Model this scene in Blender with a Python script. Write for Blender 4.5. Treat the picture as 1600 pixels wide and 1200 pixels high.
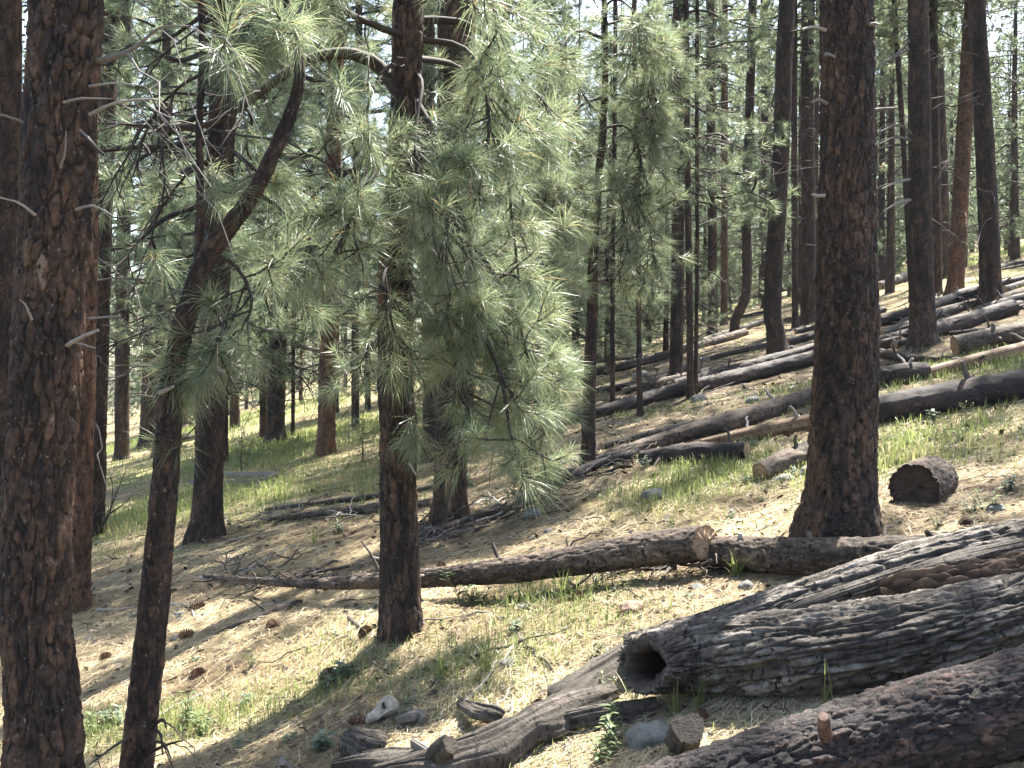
import bpy, math, random
import numpy as np
from mathutils import Vector, Matrix

# ------------------------------------------------------------------ camera, sky, sun, exposure
sc = bpy.context.scene
for o in list(bpy.data.objects):
    bpy.data.objects.remove(o)
C = sc.collection
FPX = 1600.0                                   # focal length in photo pixels (1600 wide)
cam = bpy.data.cameras.new('camera')
cam.sensor_width = 36.0
cam.lens = 36.0
cam.clip_start = 0.05
cam.clip_end = 2000.0
cam_o = bpy.data.objects.new('camera', cam)
cam_o.location = (0, 0, 0)
cam_o.rotation_euler = (math.radians(90), 0, 0)
C.objects.link(cam_o)
sc.camera = cam_o

SUN_AZ, SUN_EL = math.radians(33), math.radians(60)
w = bpy.data.worlds.new('World')
sc.world = w
w.use_nodes = True
nt = w.node_tree
sky = nt.nodes.new('ShaderNodeTexSky')
sky.sky_type = 'NISHITA'
sky.sun_disc = False
sky.sun_elevation = SUN_EL
sky.sun_rotation = SUN_AZ
sky.air_density = 1.2
sky.dust_density = 2.5
sky.ozone_density = 1.0
nt.links.new(sky.outputs[0], nt.nodes['Background'].inputs[0])
nt.nodes['Background'].inputs[1].default_value = 0.085

sl = bpy.data.lights.new('sun', 'SUN')
sl.energy = 5.0
sl.angle = math.radians(0.53)
sl.color = (1.0, 0.95, 0.86)
so = bpy.data.objects.new('sun', sl)
sd = Vector((math.sin(SUN_AZ) * math.cos(SUN_EL), math.cos(SUN_AZ) * math.cos(SUN_EL), math.sin(SUN_EL)))
so.rotation_euler = sd.to_track_quat('Z', 'Y').to_euler()
so.location = (20, 30, 60)
C.objects.link(so)

sc.view_settings.view_transform = 'Standard'
sc.view_settings.look = 'None'
sc.view_settings.exposure = 2.55
sc.view_settings.gamma = 1.0
sc.view_settings.use_curve_mapping = False
sc.cycles.max_bounces = 6
sc.cycles.diffuse_bounces = 4
sc.cycles.glossy_bounces = 2
sc.cycles.transmission_bounces = 4
sc.cycles.use_denoising = True
sc.cycles.sample_clamp_indirect = 6.0

rng = np.random.default_rng(11)
random.seed(5)

# ------------------------------------------------------------------ noise
def _hash(ix, iy, iz, seed):
    h = (ix.astype(np.int64) * 374761393 + iy.astype(np.int64) * 668265263 + iz.astype(np.int64) * 2147483647 + seed * 974634773) & 0xFFFFFFFF
    h = ((h ^ (h >> 13)) * 1274126177) & 0xFFFFFFFF
    h = ((h ^ (h >> 16)) * 2246822519) & 0xFFFFFFFF
    h = h ^ (h >> 15)
    return (h & 0xFFFFFF) / float(0x1000000)

def vn(x, y, z=0.0, seed=0):
    x, y, z = np.broadcast_arrays(np.asarray(x, float), np.asarray(y, float), np.asarray(z, float))
    ix, iy, iz = np.floor(x), np.floor(y), np.floor(z)
    fx, fy, fz = x - ix, y - iy, z - iz
    fx = fx * fx * (3 - 2 * fx); fy = fy * fy * (3 - 2 * fy); fz = fz * fz * (3 - 2 * fz)
    r = 0
    for dx in (0, 1):
        for dy in (0, 1):
            for dz in (0, 1):
                wgt = (fx if dx else 1 - fx) * (fy if dy else 1 - fy) * (fz if dz else 1 - fz)
                r = r + wgt * _hash(ix + dx, iy + dy, iz + dz, seed)
    return r * 2 - 1

def fbm(x, y, z=0.0, octv=4, seed=0):
    a, s, r = 1.0, 1.0, 0
    for k in range(octv):
        r = r + a * vn(np.asarray(x) * s, np.asarray(y) * s, np.asarray(z) * s, seed + k)
        a *= 0.5; s *= 2.03
    return r / 1.9

def vor(x, y, z, seed=0):
    ix, iy, iz = np.floor(x), np.floor(y), np.floor(z)
    f1 = np.full(x.shape, 9.0); f2 = np.full(x.shape, 9.0); cid = np.zeros(x.shape)
    for dx in (-1, 0, 1):
        for dy in (-1, 0, 1):
            for dz in (-1, 0, 1):
                cx, cy, cz = ix + dx, iy + dy, iz + dz
                h1 = _hash(cx, cy, cz, seed)
                h2 = (h1 * 7919.13) % 1.0
                h3 = (h1 * 104729.7) % 1.0
                d = (cx + h1 - x) ** 2 + (cy + h2 - y) ** 2 + (cz + h3 - z) ** 2
                m = d < f1
                f2 = np.where(m, f1, np.minimum(f2, d))
                cid = np.where(m, h3, cid)
                f1 = np.where(m, d, f1)
    return np.sqrt(f1), np.sqrt(f2), cid

# ------------------------------------------------------------------ the hillside
PA, PB, EYE = 0.20, 0.06, 1.60
def Hgt(x, y):
    x = np.asarray(x, float); y = np.asarray(y, float)
    z = PA * x + PB * y - EYE
    z = z + 0.085 * vn(x / 3.7 + 5.3, y / 3.7, 0.5, 1) + 0.05 * vn(x / 1.3, y / 1.3, 0.5, 2)
    z = z + 0.020 * fbm(x / 0.32, y / 0.32, 0.5, 3, 3)
    far = np.clip((y - 25) / 40, 0, 1)
    z = z + far * 0.8 * vn(x / 23, y / 23, 0.5, 9)
    return z

_flat = Hgt
MOUNDS = []
for _px, _py, _s in [(627, 988, .28), (1316, 826, .36), (117, 952, .25), (322, 838, .3), (704, 812, .3), (212, 1207, .2), (918, 730, .25), (146, 832, .3), (508, 708, .5), (430, 690, .6), (230, 697, .7), (1442, 537, .5), (1549, 474, .6), (1215, 550, .5)]:
    _u = (_px - 800) / FPX; _Y = EYE / (PB + PA * _u - (600 - _py) / FPX); MOUNDS.append((_u * _Y, _Y, _s))
def Hgt(x, y):
    z = _flat(x, y)
    for mx_, my_, ms_ in MOUNDS:
        z = z + .07 * (1 + ms_) * np.exp(-((np.asarray(x) - mx_) ** 2 + (np.asarray(y) - my_) ** 2) / (ms_ * ms_ * 1.3))
    return z
_Ys = np.geomspace(1.2, 320, 1500)
def G(px, py, off=0.0):
    """the point of the hillside (plus off above it) that stands at photo pixel px, py"""
    u = (px - 800) / FPX; v = (600 - py) / FPX
    d = v * _Ys - (Hgt(u * _Ys, _Ys) + off)
    k = np.where((d[:-1] > 0) & (d[1:] <= 0))[0]
    if len(k) == 0:
        Y = 150.0
    else:
        k = k[0]
        a = d[k] / (d[k] - d[k + 1])
        Y = _Ys[k] + a * (_Ys[k + 1] - _Ys[k])
    return np.array([u * Y, Y, float(Hgt(u * Y, Y)) + off])
def at(px, py, Y):
    return np.array([(px - 800) / FPX * Y, Y, (600 - py) / FPX * Y])

# ------------------------------------------------------------------ mesh building
class MB:
    def __init__(s):
        s.V = []; s.F = []; s.M = []; s.T = []; s.n = 0
    def add(s, v, f, mat=0, tint=0.5):
        v = np.asarray(v, float); f = np.asarray(f, np.int64)
        s.V.append(v); s.F.append(f + s.n); s.M.append(np.full(len(f), mat, np.int32))
        s.T.append(np.broadcast_to(np.asarray(tint, float), (len(v),)))
        s.n += len(v)
    def mesh(s, name, mats, smooth=True, origin=None):
        me = bpy.data.meshes.new(name)
        V = np.concatenate(s.V)
        if origin is not None: V = V - np.asarray(origin)
        me.vertices.add(len(V)); me.vertices.foreach_set('co', V.astype(np.float32).ravel())
        loops = np.concatenate([f.ravel() for f in s.F]).astype(np.int32)
        sizes = np.concatenate([np.full(len(f), f.shape[1], np.int32) for f in s.F])
        me.loops.add(len(loops)); me.loops.foreach_set('vertex_index', loops)
        me.polygons.add(len(sizes))
        st = np.zeros(len(sizes), np.int32); st[1:] = np.cumsum(sizes)[:-1]
        me.polygons.foreach_set('loop_start', st)
        me.polygons.foreach_set('material_index', np.concatenate(s.M))
        me.polygons.foreach_set('use_smooth', np.full(len(sizes), smooth))
        me.update(calc_edges=True)
        at_ = me.attributes.new('tint', 'FLOAT', 'POINT')
        at_.data.foreach_set('value', np.concatenate(s.T).astype(np.float32))
        for m in (mats if isinstance(mats, (list, tuple)) else [mats]):
            me.materials.append(m)
        return me
    def obj(s, name, mats, parent=None, smooth=True, origin=None):
        return link(name, s.mesh(name, mats, smooth, origin), parent)

def link(name, data, parent=None, loc=None):
    o = bpy.data.objects.new(name, data)
    C.objects.link(o)
    if parent is not None: o.parent = parent
    if loc is not None: o.location = loc
    return o
def tag(o, label, cat, group=None):
    o['label'] = label; o['category'] = cat
    if group: o['group'] = group
    return o
def thing(name, label, cat, loc, group=None):
    o = link(name, None, None, [float(c) for c in loc])
    o.empty_display_size = 0.2
    return tag(o, label, cat, group)
def dup_children(src, dst):
    for ch in list(src.children):
        c = ch.copy(); C.objects.link(c); c.parent = dst
        for g in list(ch.children):
            d = g.copy(); C.objects.link(d); d.parent = c

def frames(P):
    T = np.gradient(P, axis=0); T /= np.linalg.norm(T, axis=1)[:, None] + 1e-12
    ref = np.array([0, 0, 1.0]) if abs(T[0, 2]) < 0.8 else np.array([1.0, 0, 0])
    N = np.zeros_like(P); n = ref - T[0] * ref.dot(T[0]); N[0] = n / np.linalg.norm(n)
    for i in range(1, len(P)):
        n = N[i - 1] - T[i] * N[i - 1].dot(T[i]); N[i] = n / (np.linalg.norm(n) + 1e-12)
    return T, N, np.cross(T, N)

def grid_faces(n, seg):
    i = np.arange(n - 1)[:, None] * seg; j = np.arange(seg)[None, :]; j2 = (j + 1) % seg
    return np.stack([i + j, i + j2, i + seg + j2, i + seg + j], -1).reshape(-1, 4)

def tube(mb, P, R, seg=6, mat=0, tint=0.5):
    P = np.asarray(P, float); n = len(P)
    R = np.broadcast_to(np.asarray(R, float), (n,))
    T, N, B = frames(P)
    a = np.linspace(0, 2 * np.pi, seg, endpoint=False)
    ring = np.cos(a)[None, :, None] * N[:, None] + np.sin(a)[None, :, None] * B[:, None]
    V = (P[:, None] + ring * R[:, None, None]).reshape(-1, 3)
    mb.add(V, grid_faces(n, seg), mat, tint)
    # closed ends
    V2 = np.concatenate([V[:seg], P[:1] - T[:1] * R[0] * .3]); k = np.arange(seg)
    mb.add(V2, np.stack([(k + 1) % seg, k, np.full(seg, seg)], 1), mat, tint)
    V3 = np.concatenate([V[-seg:], P[-1:] + T[-1:] * R[-1] * .3])
    mb.add(V3, np.stack([k, (k + 1) % seg, np.full(seg, seg)], 1), mat, tint)

def catmull(P, R, S):
    """resample polyline P (radii R) smoothly at arc positions S (0..1 list or callable on length)"""
    P = np.asarray(P, float); R = np.asarray(R, float)
    Q = np.concatenate([[2 * P[0] - P[1]], P, [2 * P[-1] - P[-2]]])
    out = []; rad = []
    for i in range(len(P) - 1):
        t = np.linspace(0, 1, 24, endpoint=False)[:, None]
        a, b, c, d = Q[i], Q[i + 1], Q[i + 2], Q[i + 3]
        out.append(.5 * ((2 * b) + (-a + c) * t + (2 * a - 5 * b + 4 * c - d) * t ** 2 + (-a + 3 * b - 3 * c + d) * t ** 3))
        rad.append(R[i] + (R[i + 1] - R[i]) * t[:, 0])
    out.append(P[-1:]); rad.append(R[-1:])
    out = np.concatenate(out); rad = np.concatenate(rad)
    s = np.concatenate([[0], np.cumsum(np.linalg.norm(np.diff(out, axis=0), axis=1))])
    S = S(s[-1]) if callable(S) else np.asarray(S) * s[-1]
    return np.stack([np.interp(S, s, out[:, k]) for k in range(3)], 1), np.interp(S, s, rad), S

def bark_tube(mb, P, R, S, seg, style='plates', amp=0.012, seed=0, mat=0, cw=0.05, ch=0.12, twist=0.0, lump=0.06, extra=None):
    """a barked stem as real relief: plates or ridges raised from the surface"""
    P, R, S = catmull(P, R, S)
    n = len(P)
    T, N, B = frames(P)
    a = np.linspace(0, 2 * np.pi, seg, endpoint=False)
    A = a[None, :] + 0 * S[:, None]; SS = S[:, None] + 0 * A; RR = R[:, None] + 0 * A
    cx, cy = np.cos(A) * RR, np.sin(A) * RR
    lum = lump * RR * fbm(cx / (RR * 1.1) + seed, cy / (RR * 1.1), SS / 0.5, 2, seed + 40)
    if style in ('plates', 'furrow'):
        if style == 'furrow':
            A3 = A + twist * SS + .25 * fbm(np.cos(A) * 1.5, np.sin(A) * 1.5, SS * 1.3, 2, seed + 30); cx, cy = np.cos(A3) * RR.mean(), np.sin(A3) * RR.mean()
        wk = 1.0 if style == 'plates' else .55
        wx = wk * 0.6 * fbm(cx / cw * .8, cy / cw * .8, SS / ch * 1.1, 3, seed)
        wz = wk * .8 * fbm(cx / cw * .8, cy / cw * .8, SS / ch * 1.1 + 9, 3, seed + 3)
        f1, f2, cid = vor(cx / cw + wx, cy / cw + wx, SS / ch + wz, seed)
        e = np.clip((f2 - f1) / .17, 0, 1); e = e * (2 - e)
        d = amp * (e - .7) + amp * .45 * (cid - .5) * e + amp * .75 * fbm(cx / .016, cy / .016, SS / .04, 3, seed + 7) + amp * .6 * fbm(cx / .07, cy / .07, SS / .3, 2, seed + 9)
        tint = np.clip(.12 + .30 * cid + .20 * e + .42 * fbm(cx / .10, cy / .10, SS / .28, 4, seed + 11) + .3 * fbm(cx / .02, cy / .02, SS / .05, 3, seed + 7), 0, 1)
        if style == 'furrow':
            rg1 = 1 - 2 * np.abs(vn(cx / cw * .9, cy / cw * .9, SS / ch * .8, seed + 50))
            d = d + amp * .5 * rg1 * e; tint = np.clip(tint + .18 * rg1 + .12, 0, 1)
    elif style == 'ridge':
        A2 = A + twist * SS + .35 * fbm(np.cos(A) * 1.5, np.sin(A) * 1.5, SS * 1.1, 2, seed)
        q = (np.cos(A2), np.sin(A2))
        r1 = 1 - np.abs(vn(q[0] * cw, q[1] * cw, SS * ch, seed + 1)) * 2
        r2 = 1 - np.abs(vn(q[0] * cw * 2.3, q[1] * cw * 2.3, SS * ch * 2.6, seed + 2)) * 2
        r3 = vn(q[0] * cw * 5, q[1] * cw * 5, SS * ch * 9, seed + 5)
        br = vn(q[0] * cw, q[1] * cw, SS * ch * 5, seed + 8)
        r1 = np.sign(r1) * np.abs(r1) ** .7; ck = np.minimum(0, vn(q[0] * cw * 1.6, q[1] * cw * 1.6, SS * ch * 1.3, seed + 15) * 2 + .5)
        fl = fbm(q[0] * cw * 3, q[1] * cw * 3, SS * ch * 6, 3, seed + 21)
        d = amp * (.6 * r1 + .4 * r2 + .3 * r3 + .35 * br + .5 * fl + .9 * ck)
        tint = np.clip(.42 + .2 * r2 + .4 * r3 + .4 * fl + .2 * fbm(cx / .2, cy / .2, SS / .4, 2, seed + 6), 0, 1)
    else:
        q = (np.cos(A + twist * SS), np.sin(A + twist * SS))
        r1 = vn(q[0] * 9, q[1] * 9, SS * 1.2, seed + 1)
        r2 = np.minimum(0, vn(q[0] * 5, q[1] * 5, SS * .5, seed + 2) + .45)
        d = amp * (.5 * r1 + 3 * r2)
        tint = np.clip(.5 + .45 * fbm(q[0] * 3, q[1] * 3, SS * 1.0, 3, seed + 6), 0, 1)
    rad = RR + lum + d
    if extra is not None:
        rad, tint = extra(rad, tint, A, SS, S[-1])
    rad = np.maximum(rad, .002)
    ring = np.cos(A)[..., None] * N[:, None] + np.sin(A)[..., None] * B[:, None]
    V = (P[:, None] + ring * rad[..., None])
    mb.add(V.reshape(-1, 3), grid_faces(n, seg), mat, tint.ravel())
    return V, P, R, T, N, B

def end_cap(mb, ring, centre, depth=0.0, mat=0, flip=False, seed=0):
    """sawn or broken face: concentric rings from the stem's own last ring inwards"""
    seg = len(ring); rows = [ring]
    rr = np.random.default_rng(seed)
    for t in (.8, .55, .3):
        rows.append(centre + (ring - centre) * t + depth * (1 - t) + rr.normal(0, .003, (seg, 3)))
    V = np.concatenate(rows + [np.array([centre + depth])])
    f = grid_faces(4, seg)
    if not flip: f = f[:, ::-1]
    tint = np.concatenate([np.full(seg, .1), np.full(seg, .5), np.full(seg, .75), np.full(seg, .6), [.9]])
    mb.add(V, f, mat, tint)
    k = np.arange(seg); last = 3 * seg
    mb.add(V, np.stack([last + k, last + (k + 1) % seg, np.full(seg, 4 * seg)], 1), mat, tint)

# ------------------------------------------------------------------ materials
def mat_new(name):
    m = bpy.data.materials.new(name); m.use_nodes = True
    return m, m.node_tree, m.node_tree.nodes['Principled BSDF']
def ramp(t, stops, fac):
    r = t.nodes.new('ShaderNodeValToRGB')
    while len(r.color_ramp.elements) < len(stops): r.color_ramp.elements.new(.5)
    for e, (p, c) in zip(r.color_ramp.elements, stops):
        e.position = p; e.color = (*c, 1)
    t.links.new(fac, r.inputs[0])
    return r
def noise(t, scale, detail=4, rough=.6, vec=None, stretch=None):
    n = t.nodes.new('ShaderNodeTexNoise')
    n.inputs['Scale'].default_value = scale; n.inputs['Detail'].default_value = detail; n.inputs['Roughness'].default_value = rough
    tc = t.nodes.new('ShaderNodeTexCoord')
    if stretch:
        mp = t.nodes.new('ShaderNodeMapping'); mp.inputs['Scale'].default_value = stretch
        t.links.new(tc.outputs['Object'], mp.inputs[0]); t.links.new(mp.outputs[0], n.inputs[0])
    else:
        t.links.new(tc.outputs['Object'], n.inputs[0])
    return n
def math_(t, op, a, b):
    m = t.nodes.new('ShaderNodeMath'); m.operation = op
    for k, x in enumerate((a, b)):
        if isinstance(x, (int, float)): m.inputs[k].default_value = x
        else: t.links.new(x, m.inputs[k])
    return m.outputs[0]
def tinted(name, stops, rough=.85, nscale=30, namt=.35, bump=.4, bscale=90, bdist=.004, stretch=None, spec=.3, fleck=None, dark=None):
    m, t, p = mat_new(name)
    a = t.nodes.new('ShaderNodeAttribute'); a.attribute_name = 'tint'
    n = noise(t, nscale, 4, .65, stretch=stretch)
    f = math_(t, 'ADD', a.outputs['Fac'], math_(t, 'MULTIPLY', math_(t, 'SUBTRACT', n.outputs[0], .5), namt * 2))
    r = ramp(t, stops, f)
    col = r.outputs[0]
    for fk, th, sc_ in ([(fleck, .635, 75)] if fleck else []) + ([(dark, .58, 34)] if dark else []):
        nf = noise(t, sc_, 3, .6, stretch=(1, 1, .55))
        q = t.nodes.new('ShaderNodeMapRange'); q.inputs[1].default_value = th; q.inputs[2].default_value = th + .06; q.clamp = True
        t.links.new(nf.outputs[0], q.inputs[0])
        mx = t.nodes.new('ShaderNodeMix'); mx.data_type = 'RGBA'
        t.links.new(q.outputs[0], mx.inputs[0]); t.links.new(col, mx.inputs[6]); mx.inputs[7].default_value = (*fk, 1)
        col = mx.outputs[2]
    t.links.new(col, p.inputs['Base Color'])
    p.inputs['Roughness'].default_value = rough
    p.inputs['Specular IOR Level'].default_value = spec
    if bump:
        b = t.nodes.new('ShaderNodeBump'); b.inputs['Strength'].default_value = bump; b.inputs['Distance'].default_value = bdist
        n2 = noise(t, bscale, 5, .7, stretch=stretch)
        t.links.new(n2.outputs[0], b.inputs['Height']); t.links.new(b.outputs[0], p.inputs['Normal'])
    return m
def needle_mat(name, dark, light, brown, trans=.35, spec=.5, rough=.33):
    m, t, p = mat_new(name)
    a = t.nodes.new('ShaderNodeAttribute'); a.attribute_name = 'tint'
    r = ramp(t, [(0, dark), (.55, tuple((d + l) / 2 for d, l in zip(dark, light))), (.9, light), (.97, brown)], a.outputs['Fac'])
    t.links.new(r.outputs[0], p.inputs['Base Color'])
    p.inputs['Roughness'].default_value = rough; p.inputs['Specular IOR Level'].default_value = spec
    tr = t.nodes.new('ShaderNodeBsdfTranslucent')
    hs = t.nodes.new('ShaderNodeHueSaturation'); hs.inputs['Value'].default_value = 2.0
    t.links.new(r.outputs[0], hs.inputs['Color']); t.links.new(hs.outputs[0], tr.inputs[0])
    mx = t.nodes.new('ShaderNodeMixShader'); mx.inputs[0].default_value = trans
    t.links.new(p.outputs[0], mx.inputs[1]); t.links.new(tr.outputs[0], mx.inputs[2])
    t.links.new(mx.outputs[0], t.nodes['Material Output'].inputs[0])
    return m

M_bark = tinted('pine_bark', [(0, (.009, .007, .006)), (.3, (.022, .014, .011)), (.55, (.052, .031, .021)), (.8, (.105, .058, .036)), (1, (.20, .15, .115))], .78, 42, .4, 1.0, 120, .006, fleck=(.16, .125, .10), dark=(.010, .008, .008))
M_bark_red = tinted('red_pine_bark', [(0, (.022, .013, .010)), (.35, (.075, .040, .025)), (.7, (.145, .074, .042)), (1, (.23, .145, .095))], .85, 36, .45, 1.0, 110, .008, fleck=(.22, .14, .09), dark=(.016, .010, .008))
M_bark_far = tinted('pine_bark_plain', [(0, (.014, .011, .009)), (.5, (.050, .031, .023)), (1, (.14, .085, .055))], .9, 9, .5, .9, 22, .03, stretch=(1, 1, .3))
M_twig = tinted('twig_bark', [(0, (.012, .010, .009)), (.6, (.040, .030, .024)), (1, (.11, .09, .075))], .8, 40, .3, .3, 150, .002)
M_dead = tinted('bare_dead_wood', [(0, (.05, .042, .038)), (.5, (.16, .14, .125)), (1, (.34, .31, .28))], .75, 30, .3, .4, 120, .002)
M_log = tinted('log_bark', [(0, (.012, .010, .009)), (.35, (.052, .038, .029)), (.7, (.122, .090, .067)), (1, (.26, .215, .18))], .8, 40, .5, 1.0, 110, .008, fleck=(.21, .18, .155), dark=(.012, .010, .009))
M_char = tinted('charred_log_bark', [(0, (.009, .008, .009)), (.4, (.024, .019, .019)), (.72, (.060, .038, .031)), (1, (.19, .115, .093))], .7, 42, .5, 1.0, 110, .008, fleck=(.15, .10, .085), dark=(.008, .007, .008))
M_weather = tinted('weathered_grey_wood', [(0, (.014, .011, .009)), (.4, (.042, .034, .027)), (.75, (.098, .083, .069)), (1, (.22, .196, .170))], .8, 40, .5, 1.0, 90, .010, dark=(.016, .013, .011))
M_rot = tinted('rotten_brown_wood', [(0, (.016, .010, .007)), (.5, (.058, .033, .021)), (1, (.16, .105, .07))], .9, 35, .5, .9, 60, .012)
M_tan = tinted('debarked_tan_wood', [(0, (.04, .022, .012)), (.5, (.13, .078, .042)), (1, (.26, .185, .12))], .7, 22, .5, .6, 60, .005, dark=(.03, .02, .014))
M_cut = tinted('sawn_wood', [(0, (.09, .055, .035)), (.5, (.26, .165, .095)), (1, (.40, .28, .18))], .8, 40, .3, .4, 90, .003)
M_black = tinted('burnt_hollow_wood', [(0, (.018, .014, .012)), (1, (.075, .055, .042))], .9, 25, .4, .8, 50, .01)
M_rock = tinted('lichen_rock', [(0, (.07, .068, .062)), (.5, (.17, .165, .15)), (.8, (.27, .28, .25)), (1, (.38, .42, .36))], .85, 14, .5, .7, 60, .008)
M_redrock = tinted('reddish_rock', [(0, (.14, .08, .055)), (.6, (.30, .20, .15)), (1, (.46, .38, .32))], .85, 18, .4, .6, 60, .006)
M_bone = tinted('bone', [(0, (.10, .078, .056)), (.5, (.27, .225, .17)), (1, (.50, .45, .38))], .6, 45, .5, .3, 80, .002)
M_cone = tinted('pine_cone_scales', [(0, (.05, .03, .02)), (.6, (.15, .085, .05)), (1, (.27, .18, .12))], .8, 60, .3, 0)
M_board = tinted('old_board', [(0, (.06, .052, .044)), (.6, (.15, .135, .118)), (1, (.27, .25, .22))], .8, 12, .3, .4, 60, .004, stretch=(1, 8, 8))
M_needle = needle_mat('pine_needles', (.071, .103, .056), (.218, .246, .136), (.30, .20, .09), .45, 1.0, .42)
M_needle_far = needle_mat('pine_needles_far', (.071, .105, .060), (.205, .237, .133), (.26, .19, .09), .45, .9, .42)
M_grass = needle_mat('grass_blades', (.060, .088, .028), (.22, .245, .085), (.44, .37, .20), .38, .35, .45)
M_leaf = needle_mat('herb_leaves', (.055, .088, .038), (.16, .195, .085), (.26, .20, .08), .35, .35, .5)
M_leafblue = needle_mat('bluish_herb_leaves', (.075, .115, .075), (.17, .21, .14), (.28, .25, .15), .30, .45, .45)
M_litter = tinted('fallen_needles', [(0, (.10, .060, .034)), (.4, (.20, .145, .080)), (.75, (.40, .33, .198)), (1, (.58, .51, .35))], .7, 3, .12, 0, spec=.3)
M_bonehole = tinted('bone_cavity', [(0, (.03, .024, .02)), (1, (.08, .065, .05))], .95, 30, .3, 0)

def ground_mat():
    m, t, p = mat_new('forest_floor')
    a = t.nodes.new('ShaderNodeAttribute'); a.attribute_name = 'tint'
    n1 = noise(t, 1.3, 6, .7); n2 = noise(t, 17, 6, .75); n3 = noise(t, 60, 4, .7)
    f = math_(t, 'ADD', math_(t, 'MULTIPLY', n1.outputs[0], .5), math_(t, 'MULTIPLY', n2.outputs[0], .55))
    r = ramp(t, [(.30, (.055, .038, .025)), (.45, (.155, .113, .066)), (.58, (.29, .23, .138)), (.75, (.44, .37, .235))], f)
    g = ramp(t, [(.35, (.065, .078, .030)), (.5, (.125, .145, .052)), (.68, (.235, .225, .095))], f)
    mx = t.nodes.new('ShaderNodeMix'); mx.data_type = 'RGBA'
    gf = math_(t, 'MULTIPLY', a.outputs['Fac'], 1.0)
    t.links.new(gf, mx.inputs[0]); t.links.new(r.outputs[0], mx.inputs[6]); t.links.new(g.outputs[0], mx.inputs[7])
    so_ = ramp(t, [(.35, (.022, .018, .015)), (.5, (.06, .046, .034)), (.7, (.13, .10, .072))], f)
    a2 = t.nodes.new('ShaderNodeAttribute'); a2.attribute_name = 'soil_shade'
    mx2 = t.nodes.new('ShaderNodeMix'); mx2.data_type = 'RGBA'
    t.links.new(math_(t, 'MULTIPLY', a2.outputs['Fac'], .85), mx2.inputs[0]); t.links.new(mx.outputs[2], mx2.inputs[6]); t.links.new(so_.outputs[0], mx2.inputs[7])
    t.links.new(mx2.outputs[2], p.inputs['Base Color'])
    p.inputs['Roughness'].default_value = .95; p.inputs['Specular IOR Level'].default_value = .15
    b = t.nodes.new('ShaderNodeBump'); b.inputs['Strength'].default_value = .8; b.inputs['Distance'].default_value = .02
    h = math_(t, 'ADD', n2.outputs[0], math_(t, 'MULTIPLY', n3.outputs[0], .6))
    t.links.new(h, b.inputs['Height']); t.links.new(b.outputs[0], p.inputs['Normal'])
    return m
M_ground = ground_mat()

# ------------------------------------------------------------------ ground sheet
GRASSY = [((230, 690), 7, .9), ((380, 700), 4, .7), ((420, 775), 2.2, .75), ((230, 800), 2.0, .8), ((520, 690), 4, .5), ((1480, 640), 1.0, .6), ((1530, 575), 1.8, .75), ((1420, 690), .6, .6),
          ((1130, 740), .9, .55), ((1050, 770), .7, .35), ((1550, 400), 9, 1.0), ((860, 930), .45, .6), ((1000, 640), 1.5, .25), ((1220, 620), 1.5, .35), ((1180, 470), 8, .6),
          ((450, 1000), .6, .4), ((760, 1050), .5, .55), ((330, 1130), .45, .6), ((150, 1140), .5, .6), ((960, 960), .5, .35), ((560, 1040), .5, .4), ((1480, 720), .9, .5)]
GR = [(G(px, py)[:2], r, s) for (px, py), r, s in GRASSY]
def grass_mask(x, y):
    m = .5 * fbm(x / 1.7, y / 1.7, .3, 3, 70) + .03 + .22 * np.clip((y - 14) / 18, 0, 1)
    for c, r, s in GR:
        m = m + s * np.exp(-((x - c[0]) ** 2 + (y - c[1]) ** 2) / (r * r))
    m = m + .55 * fbm(x / .55, y / .55, .3, 3, 75) - .06
    return np.clip(m, 0, 1)

SOIL_SHADE = [(G(px, py)[:2], r, k_) for px, py, r, k_ in [(1150, 560, 5, 1), (1450, 520, 5, 1), (1000, 600, 4, 1), (1250, 470, 9, .8), (1120, 640, 2.2, .8), (1540, 480, 6, .8), (780, 790, 1.2, .7), (500, 808, 1.2, .7), (300, 870, 1.2, .5), (1480, 720, 1.0, .4), (1060, 720, 1.2, .7)]]  # dark soil and debris, with some of the ground's shade painted into the colour
def soil_shade_mask(x, y):
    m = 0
    for c, r, k_ in SOIL_SHADE: m = m + k_ * np.exp(-((x - c[0]) ** 2 + (y - c[1]) ** 2) / (r * r))
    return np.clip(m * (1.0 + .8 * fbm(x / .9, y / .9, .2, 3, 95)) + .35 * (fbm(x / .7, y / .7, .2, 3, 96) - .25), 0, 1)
nx, ny = 330, 430
ty = np.linspace(0, 1, ny); gy = 1.2 * (320 / 1.2) ** ty
gy = np.concatenate([[-40, -15, -6, -2.5, -1, 0, .5, .9], gy]); ny = len(gy)
tx = np.linspace(-1, 1, nx)
gxs = np.sinh(tx * 3.2) / np.sinh(3.2)
X = gxs[None, :] * (np.maximum(6, gy * .95 + 3.5))[:, None]
Yg = gy[:, None] + 0 * X
Z = Hgt(X, Yg)
i = np.arange(ny - 1)[:, None] * nx; j = np.arange(nx - 1)[None, :]
fc = np.stack([i + j, i + j + 1, i + nx + j + 1, i + nx + j], -1).reshape(-1, 4)
mb = MB(); mb.add(np.stack([X, Yg, Z], -1).reshape(-1, 3), fc, 0, np.clip(grass_mask(X, Yg) * .9, 0, 1).ravel())
g = mb.obj('ground', M_ground); at_ = g.data.attributes.new('soil_shade', 'FLOAT', 'POINT'); at_.data.foreach_set('value', soil_shade_mask(X, Yg).ravel().astype(np.float32)); g['kind'] = 'structure'

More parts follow.
